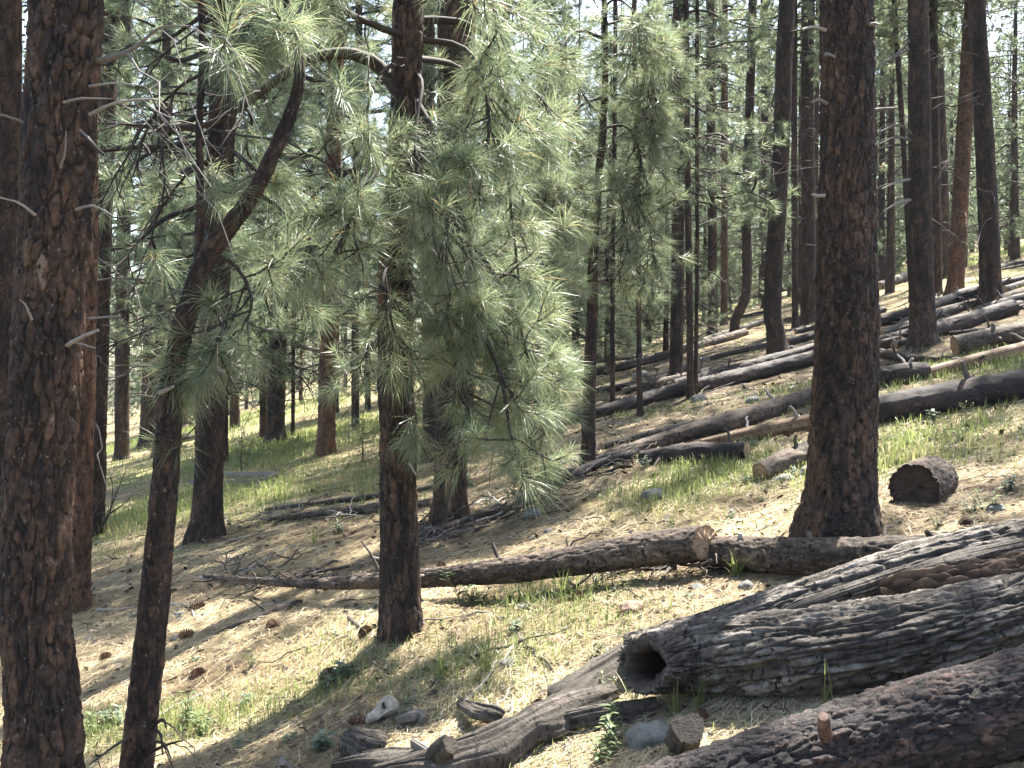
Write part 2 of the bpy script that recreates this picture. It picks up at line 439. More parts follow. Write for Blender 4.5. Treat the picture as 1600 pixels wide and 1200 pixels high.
# ------------------------------------------------------------------ foliage helpers
def unit(v):
    v = np.asarray(v, float); return v / (np.linalg.norm(v, axis=-1, keepdims=True) + 1e-12)
def needles(mb, P, D, Sc, m, L, wd, rg, two=False, mat=0, sag=.12, spread=(.25, 1.25)):
    P = np.asarray(P); D = unit(D); n = len(P)
    if n == 0: return
    Sc = np.asarray(Sc)
    P = np.repeat(P, m, 0); D = np.repeat(D, m, 0); S = np.repeat(Sc, m)
    tuft_t = np.repeat(rg.uniform(0, 1, n), m)
    k = n * m
    al = rg.uniform(spread[0], spread[1], k); rv = unit(rg.normal(size=(k, 3)))
    pr = unit(rv - D * (rv * D).sum(1)[:, None])
    d = D * np.cos(al)[:, None] + pr * np.sin(al)[:, None]
    base = P - D * (rg.uniform(0, .62, k) * L * S)[:, None]
    ln = L * S * rg.uniform(.7, 1.08, k)
    rv = rg.normal(size=(k, 3)); wv = unit(np.cross(d, rv)) * (wd * .5 * S ** .5)[:, None]
    tip = base + d * ln[:, None]; tip[:, 2] -= sag * ln * rg.uniform(.3, 1.5, k)
    tint = np.clip(tuft_t * .55 + rg.uniform(-.12, .42, k), 0, .92)
    tint = np.where(rg.uniform(0, 1, k) < .018, .98, tint)
    if two:
        mid = base + d * (ln * .5)[:, None]; mid[:, 2] -= .02 * ln
        V = np.stack([base - wv * .7, base + wv * .7, mid + wv, mid - wv, tip], 1).reshape(-1, 3)
        o = np.arange(k)[:, None] * 5
        mb.add(V, o + np.array([[0, 1, 2, 3]]), mat, np.repeat(tint, 5))
        # the same vertices carry the tip triangle
        mb.F.append(o + np.array([[3, 2, 4]]) + mb.n - len(V)); mb.M.append(np.full(k, mat, np.int32))
    else:
        V = np.stack([base - wv, base + wv, tip], 1).reshape(-1, 3)
        o = np.arange(k)[:, None] * 3
        mb.add(V, o + np.array([[0, 1, 2]]), mat, np.repeat(tint, 3))

def curve_pts(p, d, L, droop, n=5, up=.0, wob=.06, rg=rng):
    t = np.linspace(0, 1, n)[:, None]
    q = p + unit(d) * L * t
    q[:, 2] += (-droop * t[:, 0] ** 2 + up * t[:, 0] ** 4) * L
    q[1:] += rg.normal(0, wob * L / n, (n - 1, 3))
    return q

def leafy_limb(wood, tufts, pts, r0, rg, ntw, tw_len=(.25, .55), start=.35, droop=.45, seg=6, bare=.15, tscale=1.0):
    """a limb with hanging twigs; every living twig end carries a tuft of needles"""
    pts = np.asarray(pts, float)
    P, R, S = catmull(pts, np.linspace(r0, max(.004, r0 * .25), len(pts)), np.linspace(0, 1, max(8, len(pts) * 4)))
    P = P + np.cumsum(rg.normal(0, .0025, P.shape), 0)
    tube(wood, P, R, seg, 0, rg.uniform(.2, .6))
    T = unit(np.gradient(P, axis=0))
    for _ in range(ntw):
        t = start + (1 - start) * rg.uniform(0, 1) ** .8
        f = t * (len(P) - 1); k = min(int(f), len(P) - 2)
        p = P[k] + (P[k + 1] - P[k]) * (f - k)
        rv = unit(rg.normal(size=3)); d = unit(T[k] * rg.uniform(.1, .9) + rv * .9 + np.array([0, 0, -.15]))
        L = rg.uniform(*tw_len) * (1.1 - .5 * t)
        q = curve_pts(p, d, L, droop * rg.uniform(.4, 1.2), 6, .35, .10, rg)
        tube(wood, q, np.linspace(.0055, .0028, 6), 4, 0, rg.uniform(.1, .7))
        dead = rg.uniform() < bare
        if not dead: tufts.append((q[-1], unit(q[-1] - q[-2]), rg.uniform(.75, 1.1) * tscale))
        for _s in range(rg.integers(1, 4)):
            kk = rg.integers(2, 5)
            d2 = unit(unit(q[kk + 1] - q[kk]) * .7 + unit(rg.normal(size=3)) * .8)
            q2 = curve_pts(q[kk], d2, L * rg.uniform(.25, .55), .25, 4, .3, .1, rg)
            tube(wood, q2, np.linspace(.0038, .0025, 4), 4, 0, rg.uniform(.1, .7))
            if not dead: tufts.append((q2[-1], unit(q2[-1] - q2[-2]), rg.uniform(.6, 1.0) * tscale))
    if bare < .9: tufts.append((P[-1], T[-1], 1.0 * tscale))

def split_tufts(t):
    return np.array([a[0] for a in t]), np.array([a[1] for a in t]), np.array([a[2] for a in t])

# ------------------------------------------------------------------ crowns shared by the trees (limbs and needles)
def crown_variant(Hh, start, nl, rmax, seed, ndead, m=22, wd=.0065, tw=9, low_droop=.25, dead_from=.08, L=.19, trunk_r=None):
    rg = np.random.default_rng(seed)
    wood = MB(); fol = MB(); tufts = []
    r0 = trunk_r or Hh * .0105
    for k in range(nl):
        f = (k + rg.uniform()) / nl
        z = (start + (1 - start) * f) * Hh
        ll = rmax * ((1 - f) ** .75 * .9 + .1) * rg.uniform(.55, 1.1) * min(1, .55 + f / .15)
        az = k * 2.399 + rg.normal(0, .3)
        el = -low_droop + (.75 + low_droop) * f + rg.normal(0, .12)
        d = np.array([math.cos(az) * math.cos(el), math.sin(az) * math.cos(el), math.sin(el)])
        p0 = np.array([0, 0, z])
        n = 5; t = np.linspace(0, 1, n)[:, None]
        q = p0 + d * ll * t; q[:, 2] += (-.22 * t[:, 0] ** 2 + .12 * t[:, 0] ** 4) * ll
        q[1:] += rg.normal(0, .05 * ll, (n - 1, 3)) * np.array([1, 1, .6])
        leafy_limb(wood, tufts, q, .010 + .011 * ll, rg, max(2, int(tw * ll)), (.22, .6), .3, .35, 5, .06)
    for k in range(ndead):
        z = rg.uniform(dead_from, start + .1) * Hh; az = rg.uniform(0, 6.28); ll = rg.uniform(.25, 1.0) * rmax
        d = np.array([math.cos(az), math.sin(az), rg.uniform(-.35, .25)])
        q = curve_pts(np.array([0, 0, z]), d, ll, rg.uniform(-.1, .5), 7, 0, .16, rg)
        tube(wood, q, np.linspace(.014, .004, 7), 5, 0, rg.uniform(.3, 1))
        for _ in range(rg.integers(1, 6)):
            kk = rg.integers(2, 6)
            q2 = curve_pts(q[kk], unit(rg.normal(size=3) + d), ll * rg.uniform(.15, .45), .5, 5, 0, .18, rg)
            tube(wood, q2, np.linspace(.006, .0025, 5), 4, 0, rg.uniform(.3, 1))
    P, D, S = split_tufts(tufts)
    needles(fol, P, D, S, m, L, wd, rg)
    tr = MB()
    zz = np.linspace(-.5, Hh, 7)
    pts = np.stack([.012 * Hh * np.sin(zz / Hh * 4 + seed), .010 * Hh * np.cos(zz / Hh * 3 + seed) - .01 * Hh, zz], 1)
    pts[:, :2] *= np.clip(zz / Hh, 0, 1)[:, None]
    rad = np.interp(zz, [-.5, .15, .6, Hh], [r0 * 1.3, r0 * 1.2, r0, r0 * .12])
    bark_tube(tr, pts, rad, lambda Lh: np.linspace(0, Lh, 90), 14, 'plates', .014, seed, 0, .09, .3)
    return dict(H=Hh, trunk=tr.mesh('trunk', M_bark_far), wood=wood.mesh('branches', M_twig), fol=fol.mesh('crown', M_needle_far, smooth=False), r0=r0)

VA = [crown_variant(18, .44, 66, 2.7, 100 + k, 22, 26, .012, 7) for k in range(4)]
VM = [crown_variant(13, .20, 66, 2.3, 200 + k, 16, 26, .0085, 8, .35) for k in range(4)]
VB = [crown_variant(7.5, .10, 60, 1.6, 300 + k, 6, 26, .0058, 10, .25) for k in range(3)]
VN = [crown_variant(18, .44, 64, 2.7, 140 + k, 0, 22, .011, 7) for k in range(3)]
VP = [crown_variant(9, .35, 30, 1.0, 340 + k, 10, 22, .006, 7, .2) for k in range(2)]
VF = [crown_variant(16, .05, 92, 2.9, 160 + k, 4, 15, .026, 6, .2) for k in range(4)]
VS = [crown_variant(1.6, .25, 14, .45, 400, 0, 24, .0045, 12, .1, L=.11, trunk_r=.016)]

def add_crown(root, var, scale, rz, lean=(0, 0), widen=1.0):
    for nm, key in (('branches', 'wood'), ('crown', 'fol')):
        o = link(nm, var[key], root)
        o.scale = (scale * widen, scale * widen, scale)
        o.rotation_euler = (-lean[1], lean[0], rz)

# ------------------------------------------------------------------ hand-placed pines
def pine(px, py, wpx, ptop, label, group=None, Hh=15, seg=30, ds=.06, amp=.012, mat=None, var=None, vscale=None, flare=.3, cw=.05, ch=.12, pts_px=None, Y=None, widen=1.0, wtop=None, flen=.16):
    """trunk that stands at photo pixel px,py, wpx wide there, and passes the top edge of the photo at ptop"""
    B = G(px, py) if Y is None else np.array([(px - 800) / FPX * Y, Y, float(Hgt((px - 800) / FPX * Y, Y))])
    Yb = B[1]; r0 = wpx / 2 * Yb / FPX
    root = thing('pine_tree', label, 'tree', B, group)
    ztop = .375 * Yb - B[2]; dx = (ptop - 800) / FPX * Yb - B[0]
    zs = np.array([-.35, 0, .18, .5, ztop * .33, ztop * .66, ztop, ztop + 2.5, max(Hh * .7, ztop + 4), max(Hh, ztop + 7)])
    zs = np.sort(zs)
    if pts_px is not None:
        zz = np.array([(600 - y) / FPX * Yb - B[2] for x, y in pts_px]); xx = np.array([(x - 800) / FPX * Yb - B[0] for x, y in pts_px])
        o = np.argsort(zz); xs = np.interp(zs, zz[o], xx[o])
        zs2 = np.sort(np.concatenate([zs, zz])); xs = np.interp(zs2, zz[o], xx[o]); zs = zs2
    else:
        lean = dx / ztop
        xs = np.where(zs < ztop, lean * zs, lean * ztop + lean * .5 * (zs - ztop))
    sd_ = int(px * 7 + py) % 997; rg = np.random.default_rng(sd_)
    ys = .02 * np.sin(zs * .5 + sd_) * np.clip(zs, 0, 1)
    xs = xs + (rg.normal(0, .008, len(zs)) * np.clip(zs, 0, 1))
    top_r = r0 * .12
    rt = r0 * (wtop / wpx if wtop else .88)
    rad = np.interp(zs, [-.35, 0, ztop, zs[-1]], [r0, r0, rt, top_r]) * (1 + flare * np.exp(-np.maximum(zs, -.1) / flen))
    keep = np.concatenate([[True], np.diff(zs) > .02]); P = np.stack([xs, ys, zs], 1)[keep]; rad = rad[keep]
    tr = MB()
    fine = ztop + .7
    S = lambda L: np.concatenate([np.arange(0, min(fine, L - .5), ds), np.linspace(min(fine, L - .5), L, 40)])
    def lobes(rad_, tint_, A, SS, L):
        fl = np.exp(-np.maximum(SS - .35, 0) / .22)
        return rad_ * (1 + flare * .7 * fl * (np.cos(5 * A + sd_) * .5 + .5 * np.cos(3 * A + 2 * sd_))), tint_
    bark_tube(tr, P, rad, S, seg, 'plates', amp, sd_, 0, cw, ch, extra=lobes)
    tr.obj('trunk', mat or M_bark, root)
    if var is not None:
        s = (vscale if vscale else zs[-1] / var['H'])
        add_crown(root, var, s, rg.uniform(0, 6.28), (math.atan2(xs[-1], zs[-1]) * .8, 0), widen)
    root['r0'] = r0
    return root, B, P + B, rad

def stub(root, B, pts, r0, r1=.003, mat=None, name='dead_branch', twigs=0, seed=1, seg=7):
    m = MB(); rg = np.random.default_rng(seed)
    P, R, S = catmull(np.asarray(pts) - np.asarray(B), np.linspace(r0, r1, len(pts)), np.linspace(0, 1, len(pts) * 5))
    P = P + np.cumsum(rg.normal(0, .0007, P.shape), 0)
    tube(m, P, R, seg, 0, rg.uniform(.3, .8, 1)[0])
    for _ in range(twigs):
        k = rg.integers(len(P) // 3, len(P) - 1)
        q = curve_pts(P[k], unit(P[k + 1 if k + 1 < len(P) else k] - P[k - 1]) + rg.normal(0, .7, 3), rg.uniform(.15, .5) , .6, 6, 0, .2, rg)
        tube(m, q, np.linspace(R[k] * .55, .002, 6), 5, 0, rg.uniform(.2, .9))
    return m.obj(name, mat or M_dead, root)

def limb_part(root, B, start, pts, r0, ntw, seed, m=66, wd=.0022, L=.19, tw=(.2, .5), bare=.12, beg=.35, two=True, droop=.55, tscale=1.0):
    rg = np.random.default_rng(seed); wood = MB(); fol = MB(); tufts = []; ntw = max(1, int(ntw * (.50 if two else .9)))
    P = np.concatenate([[start], pts]) - np.asarray(B)
    leafy_limb(wood, tufts, P, r0, rg, ntw, tw, beg, droop, 7, bare, tscale)
    lo = wood.obj('limb', M_twig, root)
    if tufts:
        Pp, D, S = split_tufts(tufts)
        needles(fol, Pp, D, S, m, L, wd, rg, two, sag=.22)
        fol.obj('needles', M_needle, lo, smooth=False)
    return lo

# the stout trunk at the picture's edge, its neighbours
t1, B1, P1, R1 = pine(68, 1300, 96, 101, 'stout rough-barked pine with many broken bare branch stubs, leaning close behind a red trunk', Hh=17, seg=190, ds=.0085, amp=.015, var=VN[0], cw=.036, ch=.11, flare=.40, flen=.3, Y=3.9, wtop=104, pts_px=[(70, 1360), (68, 1300), (66, 1200), (58, 960), (56, 800), (67, 600), (78, 400), (92, 200), (101, 0), (110, -300), (118, -900), (120, -4000)])
def T1(px, py, Y=3.9): return at(px, py, Y)
for k, (pp, r) in enumerate([
        ([(130, 100, 3.95), (180, 88, 3.85), (215, 72, 3.8), (250, 45, 3.75), (300, 40, 3.7)], .017),
        ([(140, 135, 3.85), (180, 130, 3.75), (228, 134, 3.7)], .007),
        ([(100, 160, 3.75), (130, 153, 3.7), (178, 153, 3.65)], .007),
        ([(140, 178, 3.85), (180, 160, 3.75), (240, 156, 3.7), (260, 170, 3.7)], .010),
        ([(125, 203, 3.8), (150, 225, 3.72), (168, 241, 3.7)], .008),
        ([(120, 327, 3.8), (145, 322, 3.75), (178, 338, 3.7)], .009),
        ([(55, 335, 3.77), (30, 318, 3.7), (-10, 306, 3.65)], .009),
        ([(35, 190, 3.8), (10, 180, 3.7), (-20, 174, 3.65)], .008),
        ([(105, 540, 3.8), (125, 528, 3.75), (154, 515, 3.7)], .012),
        ([(110, 533, 3.8), (130, 538, 3.75), (148, 543, 3.7)], .006),
        ([(50, 500, 3.76), (38, 478, 3.72), (28, 468, 3.7)], .007),
        ([(95, 262, 3.76), (103, 235, 3.73), (104, 205, 3.72)], .007)]):
    stub(t1, B1, [T1(*q) for q in pp], r * .75, .002 if k not in (8,) else .006, seed=k + 3, twigs=4 if k in (0, 3) else 0)
pine(-14, 960, 54, 8, 'dark pine half hidden behind the stout rough-barked trunk', Hh=16, seg=60, ds=.03, var=VN[1])
t3, B3, P3, R3 = pine(117, 952, 42, 136, 'reddish sunlit pine just behind the stout rough-barked trunk', Hh=16, seg=80, ds=.018, amp=.012, mat=M_bark_red, var=VN[2], cw=.045, ch=.11)
stub(t3, B3, [at(124, 498, B3[1]), at(150, 497, B3[1] - .1), at(190, 494, B3[1] - .2)], .012, .006)
t4, B4, P4, R4 = pine(146, 832, 30, 172, 'dark straight pine rising behind a thin dead shrub', Hh=15, seg=56, ds=.03, var=VA[3])
for k, (a, b, c) in enumerate([((160, 530), (180, 520), (221, 524)), ((160, 595), (175, 590), (195, 586)), ((157, 638), (170, 622), (172, 617)), ((157, 668), (165, 664), (174, 663))]):
    stub(t4, B4, [at(*q, B4[1] - .1 * i_) for i_, q in enumerate((a, b, c))], .011, .004, seed=40 + k)
pine(190, 718, 22, 196, 'dark pine standing in bright grass beyond the dead shrub', Hh=15, seg=30, ds=.08, var=VM[0])
pine(230, 697, 25, 262, 'thick brown pine on a needle mound in the bright grass', Hh=17, seg=30, ds=.08, var=VM[1])
pine(246, 712, 15, 262, 'thin dark pine in front of the needle mound', Hh=13, seg=24, ds=.08, var=VM[2])
pine(282, 668, 20, 290, 'pine behind the black boulder in the grass', Hh=15, seg=24, ds=.08, var=VM[3])
t10, B10, P10, R10 = pine(322, 838, 44, 352, 'dark flared pine beside the low wooden frame', Hh=15, seg=90, ds=.022, var=VM[0], cw=.05, ch=.12)
stub(t10, B10, [at(318, 563, 10.4), at(340, 575, 10.0), at(366, 596, 9.7)], .035, .012, seed=8)
pine(348, 724, 15, 352, 'narrow pine standing directly behind the flared trunk', Hh=14, seg=24, ds=.08, var=VM[1])
pine(411, 688, 11, 404, 'slim dark pine touching a thicker leaning trunk', Hh=12, seg=20, ds=.1, var=VM[2])
pine(430, 690, 28, 452, 'thick leaning pine on a needle mound above the grass', Hh=16, seg=32, ds=.07, var=VM[3])
pine(457, 680, 6, 462, 'very thin pine pole in the grass between two thick trunks', Hh=8, seg=12, ds=.15, var=VB[0])
t15, B15, P15, R15 = pine(508, 708, 27, 528, 'orange-barked pine with grey snapped twigs standing in dappled grass', Hh=15, seg=48, ds=.04, mat=M_bark_red, var=VM[0])
for k, (a, b, c) in enumerate([((521, 470), (535, 476), (556, 488)), ((518, 490), (508, 484), (498, 490)), ((520, 545), (540, 555), (562, 580)), ((505, 568), (480, 575), (462, 590)), ((522, 520), (540, 512), (548, 520))]):
    stub(t15, B15, [at(*q, B15[1] - .25 * i_) for i_, q in enumerate((a, b, c))], .018, .005, seed=60 + k, twigs=2)
pine(555, 672, 12, 560, 'slim dark pine on the needle bank past the orange-barked trunk', Hh=12, seg=18, ds=.12, var=VM[1])
pine(492, 597, 10, 494, 'far slim trunk above the grass behind the orange-barked pine', Hh=16, seg=14, ds=.3, var=VM[2])
pine(525, 645, 8, 531, 'far thin trunk just behind the orange-barked pine', Hh=14, seg=14, ds=.3, var=VM[3])
t20, B20, P20, R20 = pine(672, 722, 23, 668, 'grey-brown pine behind hanging needle sprays', Hh=14, seg=30, ds=.05, var=VA[2])
pine(688, 734, 15, 690, 'thin brown pine paired with a grey-brown trunk', Hh=13, seg=24, ds=.05, var=VA[3])
t19, B19, P19, R19 = pine(704, 812, 50, 716, 'broad pale-brown pine flaring among slash and hanging sprays', Hh=14, seg=90, ds=.022, var=VN[0], widen=.5, flare=.25)

# the straight pine in the middle, hung with long needle sprays
t9, B9, P9, R9 = pine(627, 988, 60, 640, 'brown pine rising alone from the needle floor, hung with long needle sprays', Hh=14, seg=150, ds=.011, amp=.012, var=VN[1], vscale=.72, cw=.036, ch=.14, flare=.18,
                      pts_px=[(627, 1060), (627, 988), (622, 850), (617, 600), (618, 400), (630, 200), (640, 0), (646, -300), (650, -900), (650, -2600)], wtop=44)
Y9 = B9[1]
for k, (st, pp, r0, n, kw) in enumerate([
    ((625, 150), [(592, 100, 5.5), (545, 82, 5.4), (495, 88, 5.35), (440, 115, 5.3), (398, 150, 5.3), (340, 188, 5.35), (270, 195, 5.45), (195, 190, 5.6)], .042, 34, dict(bare=.75, droop=.8, tw=(.3, .75))),
    ((632, 230), [(570, 255, 5.2), (500, 300, 4.9), (450, 350, 4.8)], .018, 26, {}),
    ((630, 200), [(590, 260, 5.1), (545, 340, 4.8), (515, 420, 4.7)], .020, 30, {}),
    ((640, 140), [(675, 210, 5.3), (700, 320, 5.0), (690, 430, 4.9)], .022, 34, {}),
    ((630, 220), [(705, 300, 5.4), (742, 420, 5.2), (735, 520, 5.1)], .020, 34, {}),
    ((625, 270), [(720, 360, 5.6), (800, 480, 5.4), (835, 600, 5.3)], .022, 44, {}),
    ((622, 340), [(710, 440, 5.3), (775, 570, 5.1), (800, 690, 5.0)], .022, 46, {}),
    ((622, 360), [(730, 460, 5.5), (810, 580, 5.4), (850, 680, 5.4)], .020, 32, {}),
    ((640, 60), [(730, 80, 5.5), (760, 170, 5.3), (750, 270, 5.2)], .020, 34, {}),
    ((635, 100), [(600, 110, 5.2), (575, 170, 5.0), (580, 250, 5.0)], .014, 18, dict(bare=.3)),
    ((622, 300), [(740, 400, 5.8), (820, 510, 5.7), (850, 590, 5.7)], .020, 30, {}),
    ((620, 420), [(680, 500, 5.3), (720, 590, 5.2), (735, 660, 5.1)], .016, 22, {}),
    ((620, 380), [(600, 430, 5.2), (610, 480, 5.1), (630, 540, 5.05)], .012, 12, {}),
    ((622, 650), [(640, 655, 5.35), (650, 668, 5.25)], .007, 2, dict(tw=(.08, .14))),
    ((640, 60), [(560, 25, 5.0), (480, -10, 4.7), (425, 10, 4.6)], .022, 22, {}),
    ((640, 30), [(730, 35, 5.6), (810, 100, 5.6), (850, 220, 5.7)], .026, 40, {}),
    ((640, 90), [(720, 110, 5.9), (780, 200, 6.0), (800, 330, 6.0), (815, 450, 6.0)], .020, 34, dict(bare=.25)),
    ((640, 20), [(600, -30, 5.2), (540, -50, 4.9), (500, -10, 4.8)], .020, 18, {}),
    ((640, 10), [(700, -40, 5.3), (760, -30, 5.2), (780, 50, 5.2)], .020, 28, {}),
    ((640, 110), [(660, 130, 5.3), (650, 220, 5.1), (655, 320, 5.0)], .014, 20, dict(bare=.3)),
    ((625, 240), [(560, 280, 5.6), (480, 360, 5.6), (440, 420, 5.6)], .016, 24, dict(bare=.3))]):
    limb_part(t9, B9, at(*st, Y9), [at(*q) for q in pp], r0, n, 500 + k, **kw)
stub(t9, B9, [at(640, 725, Y9 - .09), at(645, 735, Y9 - .16), at(650, 742, Y9 - .2)], .008, .004, seed=90)

# the crooked young pine that arches over
def crooked():
    Y = 4.42
    B = G(212, 1207); Yb = B[1]
    root = thing('pine_tree', 'slim crooked pine leaning over, its upper stem bowed toward the sprays', 'tree', B)
    px = [(205, 1290), (212, 1207), (240, 950), (262, 700), (268, 600), (292, 490), (325, 400), (388, 315), (432, 230), (462, 155), (468, 100), (455, 30), (430, -60), (420, -200)]
    wp = [54, 52, 45, 38, 35, 32, 28, 25, 22, 18, 15, 13, 10, 6]
    P = np.array([at(x, y, Yb) for x, y in px]) - B; R = np.array(wp) / 2 * Yb / FPX
    m = MB(); bark_tube(m, P, R, lambda L: np.arange(0, L, .011), 84, 'plates', .007, 31, 0, .03, .07)
    m.obj('trunk', M_bark, root)
    m = MB(); bark_tube(m, np.array([at(x, y, Yb + d) for x, y, d in [(296, 470, .0), (308, 420, .03), (313, 330, .08), (311, 200, .1), (316, 80, .1), (312, -60, .1), (312, -300, .1)]]) - B, np.array([13, 11, 10, 9, 8, 7, 3]) / 2 * Yb / FPX * 1.3, lambda L: np.arange(0, L, .02), 30, 'plates', .005, 33, 0, .03, .06)
    m.obj('fork_stem', M_bark, root)
    for k, (st, pp, r0, n, kw) in enumerate([
        ((330, 395), [(372, 420, 4.35), (395, 470, 4.3), (370, 535, 4.3)], .012, 16, {}),
        ((300, 470), [(325, 480, 4.3), (350, 510, 4.2), (345, 550, 4.2)], .009, 8, dict(tw=(.12, .3))),
        ((285, 510), [(285, 545, 4.3), (278, 590, 4.25)], .007, 7, dict(tw=(.1, .25))),
        ((266, 660), [(272, 680, 4.3), (282, 700, 4.25)], .004, 2, dict(tw=(.08, .15))),
        ((432, 235), [(415, 260, 4.4), (400, 280, 4.35), (395, 310, 4.3)], .008, 6, dict(tw=(.12, .3))),
        ((462, 60), [(430, 10, 4.3), (405, 10, 4.2), (395, 50, 4.2)], .012, 10, {}),
        ((440, -20), [(470, -40, 4.3), (475, 0, 4.2), (455, 40, 4.2)], .012, 10, {}),
        ((400, 300), [(440, 330, 4.5), (480, 370, 4.5), (470, 430, 4.5)], .010, 9, {}),
        ((312, 40), [(340, 20, 4.4), (370, 40, 4.4), (380, 90, 4.4)], .009, 12, {}),
        ((312, 120), [(280, 140, 4.5), (240, 190, 4.5), (220, 260, 4.5)], .008, 14, dict(bare=.95, droop=.9)),
        ((312, 260), [(285, 280, 4.5), (250, 330, 4.6), (240, 380, 4.6)], .007, 12, dict(bare=.95, droop=.9))]):
        limb_part(root, B, at(*st, Yb + (.1 if st[0] == 312 else 0)), [at(*q) for q in pp], r0, n, 700 + k, **kw)
    stub(root, B, [at(250, 615, Yb - .05), at(262, 608, Yb - .12), at(272, 603, Yb - .15)], .010, .006, seed=77)
    # bare whips sprouting at the foot
    for k, pp in enumerate([[(205, 1150), (180, 1165), (140, 1195)], [(236, 1140), (255, 1125), (262, 1140)], [(236, 1160), (255, 1160), (268, 1185)], [(232, 1178), (258, 1165), (285, 1158)], [(238, 1135), (252, 1150), (256, 1180)]]):
        stub(root, B, [at(x, y, Yb - .05 - .06 * i_) for i_, (x, y) in enumerate(pp)], .008, .003, M_twig, 'whip', 1, 120 + k)
crooked()

# the slender pine right of the sprays, and the trunks up the hillside
t22, B22, P22, R22 = pine(918, 730, 21, 946, 'slender pine with drooping bare twigs beside the slash line', Hh=8.5, seg=60, ds=.025, var=None, cw=.03, ch=.07, flare=.15,
                          pts_px=[(916, 790), (918, 730), (922, 560), (926, 420), (932, 320), (940, 220), (945, 120), (944, 0), (944, -200), (944, -700)], wtop=6)
for k, (st, pp, r0, n, kw) in enumerate([
    ((942, 240), [(905, 250, 10), (880, 300, 9.8), (870, 370, 9.7)], .014, 26, dict(bare=.25)), ((938, 300), [(970, 300, 10), (1010, 340, 9.9), (1020, 420, 9.9)], .014, 22, dict(bare=.3)), ((944, 40), [(1000, 30, 10.2), (1040, 80, 10.1), (1050, 150, 10)], .016, 30, {}), ((944, 60), [(900, 50, 9.9), (860, 110, 9.5), (840, 190, 9.4)], .02, 40, {}), ((944, 90), [(990, 90, 10), (1020, 150, 9.8), (1010, 210, 9.7)], .018, 32, {}),
    ((945, 150), [(900, 170, 9.8), (870, 240, 9.5), (850, 320, 9.4)], .018, 40, {}), ((942, 200), [(980, 200, 10), (1000, 250, 9.9), (990, 310, 9.8)], .015, 28, {}),
    ((940, 20), [(960, 0, 9.8), (990, 20, 9.6), (1000, 80, 9.5)], .015, 28, {}), ((930, 330), [(890, 330, 10), (850, 370, 9.8), (840, 430, 9.7)], .014, 30, dict(bare=.4)),
    ((936, 270), [(960, 280, 10), (975, 340, 9.9), (985, 420, 9.9)], .012, 20, dict(bare=.6, droop=.8))]):
    limb_part(t22, B22, at(*st, B22[1]), [at(*q) for q in pp], r0, int(n * 1.5), 800 + k, m=44, wd=.0042, tw=(.3, .65), two=False, **kw)
for k, (st, pp, r0, n, kw) in enumerate([
    ((708, 560), [(770, 560, 8.6), (820, 610, 8.3), (845, 690, 8.2)], .022, 50, {}), ((710, 480), [(780, 460, 8.6), (820, 490, 8.4), (850, 560, 8.4)], .022, 50, {}),
    ((708, 500), [(660, 490, 8.6), (600, 520, 8.4), (560, 580, 8.3)], .018, 26, dict(bare=.4)), ((712, 380), [(790, 350, 8.7), (830, 370, 8.5), (860, 440, 8.4)], .022, 46, {}),
    ((708, 620), [(760, 640, 8.5), (800, 700, 8.3), (830, 740, 8.2)], .016, 30, {}), ((712, 280), [(790, 250, 8.8), (860, 270, 8.8), (890, 350, 8.8)], .022, 44, {}), ((714, 180), [(760, 140, 8.6), (800, 170, 8.4), (820, 250, 8.4)], .022, 44, {}), ((716, 60), [(760, 20, 8.6), (820, 30, 8.4), (860, 90, 8.4)], .022, 44, {}), ((715, 120), [(690, 110, 8.5), (670, 160, 8.3), (680, 240, 8.3)], .018, 36, {}), ((714, 240), [(690, 250, 8.5), (700, 320, 8.3), (715, 400, 8.3)], .018, 36, {}), ((712, 30), [(690, 0, 8.5), (660, 20, 8.3), (650, 90, 8.3)], .018, 30, {}), ((710, 430), [(740, 430, 8.5), (770, 500, 8.3), (780, 580, 8.3)], .018, 34, {})]):
    limb_part(t19, B19, at(*st, B19[1]), [at(*q) for q in pp], r0, int(n * .62), 850 + k, m=44, wd=.0040, tw=(.3, .6), two=False, **kw)

pine(1000, 652, 8, 992, 'thin sapling pole crossing in front of the dark hillside logs', Hh=4.6, seg=16, ds=.06, var=VP[1], vscale=.5)
pine(957, 632, 7, 962, 'stubby thin snag behind the slender pine', Hh=5, seg=12, ds=.1, var=VP[0], vscale=.5)
pine(1057, 592, 20, 1062, 'straight pine beside the log with a red sawn end', Hh=16, seg=36, ds=.05, var=VM[2])
pine(1079, 622, 10, 1072, 'slim pine pole rising in front of the red sawn log', Hh=9, seg=20, ds=.06, var=VP[0], vscale=1.0)
pine(1087, 616, 6, 1090, 'whip-thin pine twin beside the slim pole', Hh=7, seg=14, ds=.08, var=VP[1], vscale=.8)
pine(1113, 522, 15, 1110, 'straight dark pine up the slope near the bent trunk', Hh=17, seg=24, ds=.1, var=VA[2])
pine(1131, 508, 11, 1133, 'thin reddish pine beside the bent trunk', Hh=15, seg=20, ds=.1, mat=M_bark_red, var=VA[0])
pine(1148, 523, 15, 1176, 'pine with a sharply bent foot on the rubble slope', Hh=16, seg=28, ds=.08, var=VA[3], flare=.1,
     pts_px=[(1140, 545), (1147, 523), (1149, 500), (1158, 480), (1165, 460), (1167, 420), (1165, 330), (1170, 200), (1176, 0), (1180, -400), (1182, -1500)])
pine(1215, 550, 28, 1228, 'dark pine leaning over the long charred logs', Hh=17, seg=44, ds=.05, var=VA[1],
     pts_px=[(1222, 590), (1215, 550), (1208, 480), (1212, 380), (1220, 250), (1226, 100), (1228, 0), (1236, -300), (1240, -1500)])
pine(1243, 512, 10, 1240, 'thin pine between two dark trunks above the logs', Hh=15, seg=18, ds=.1, var=VA[2])
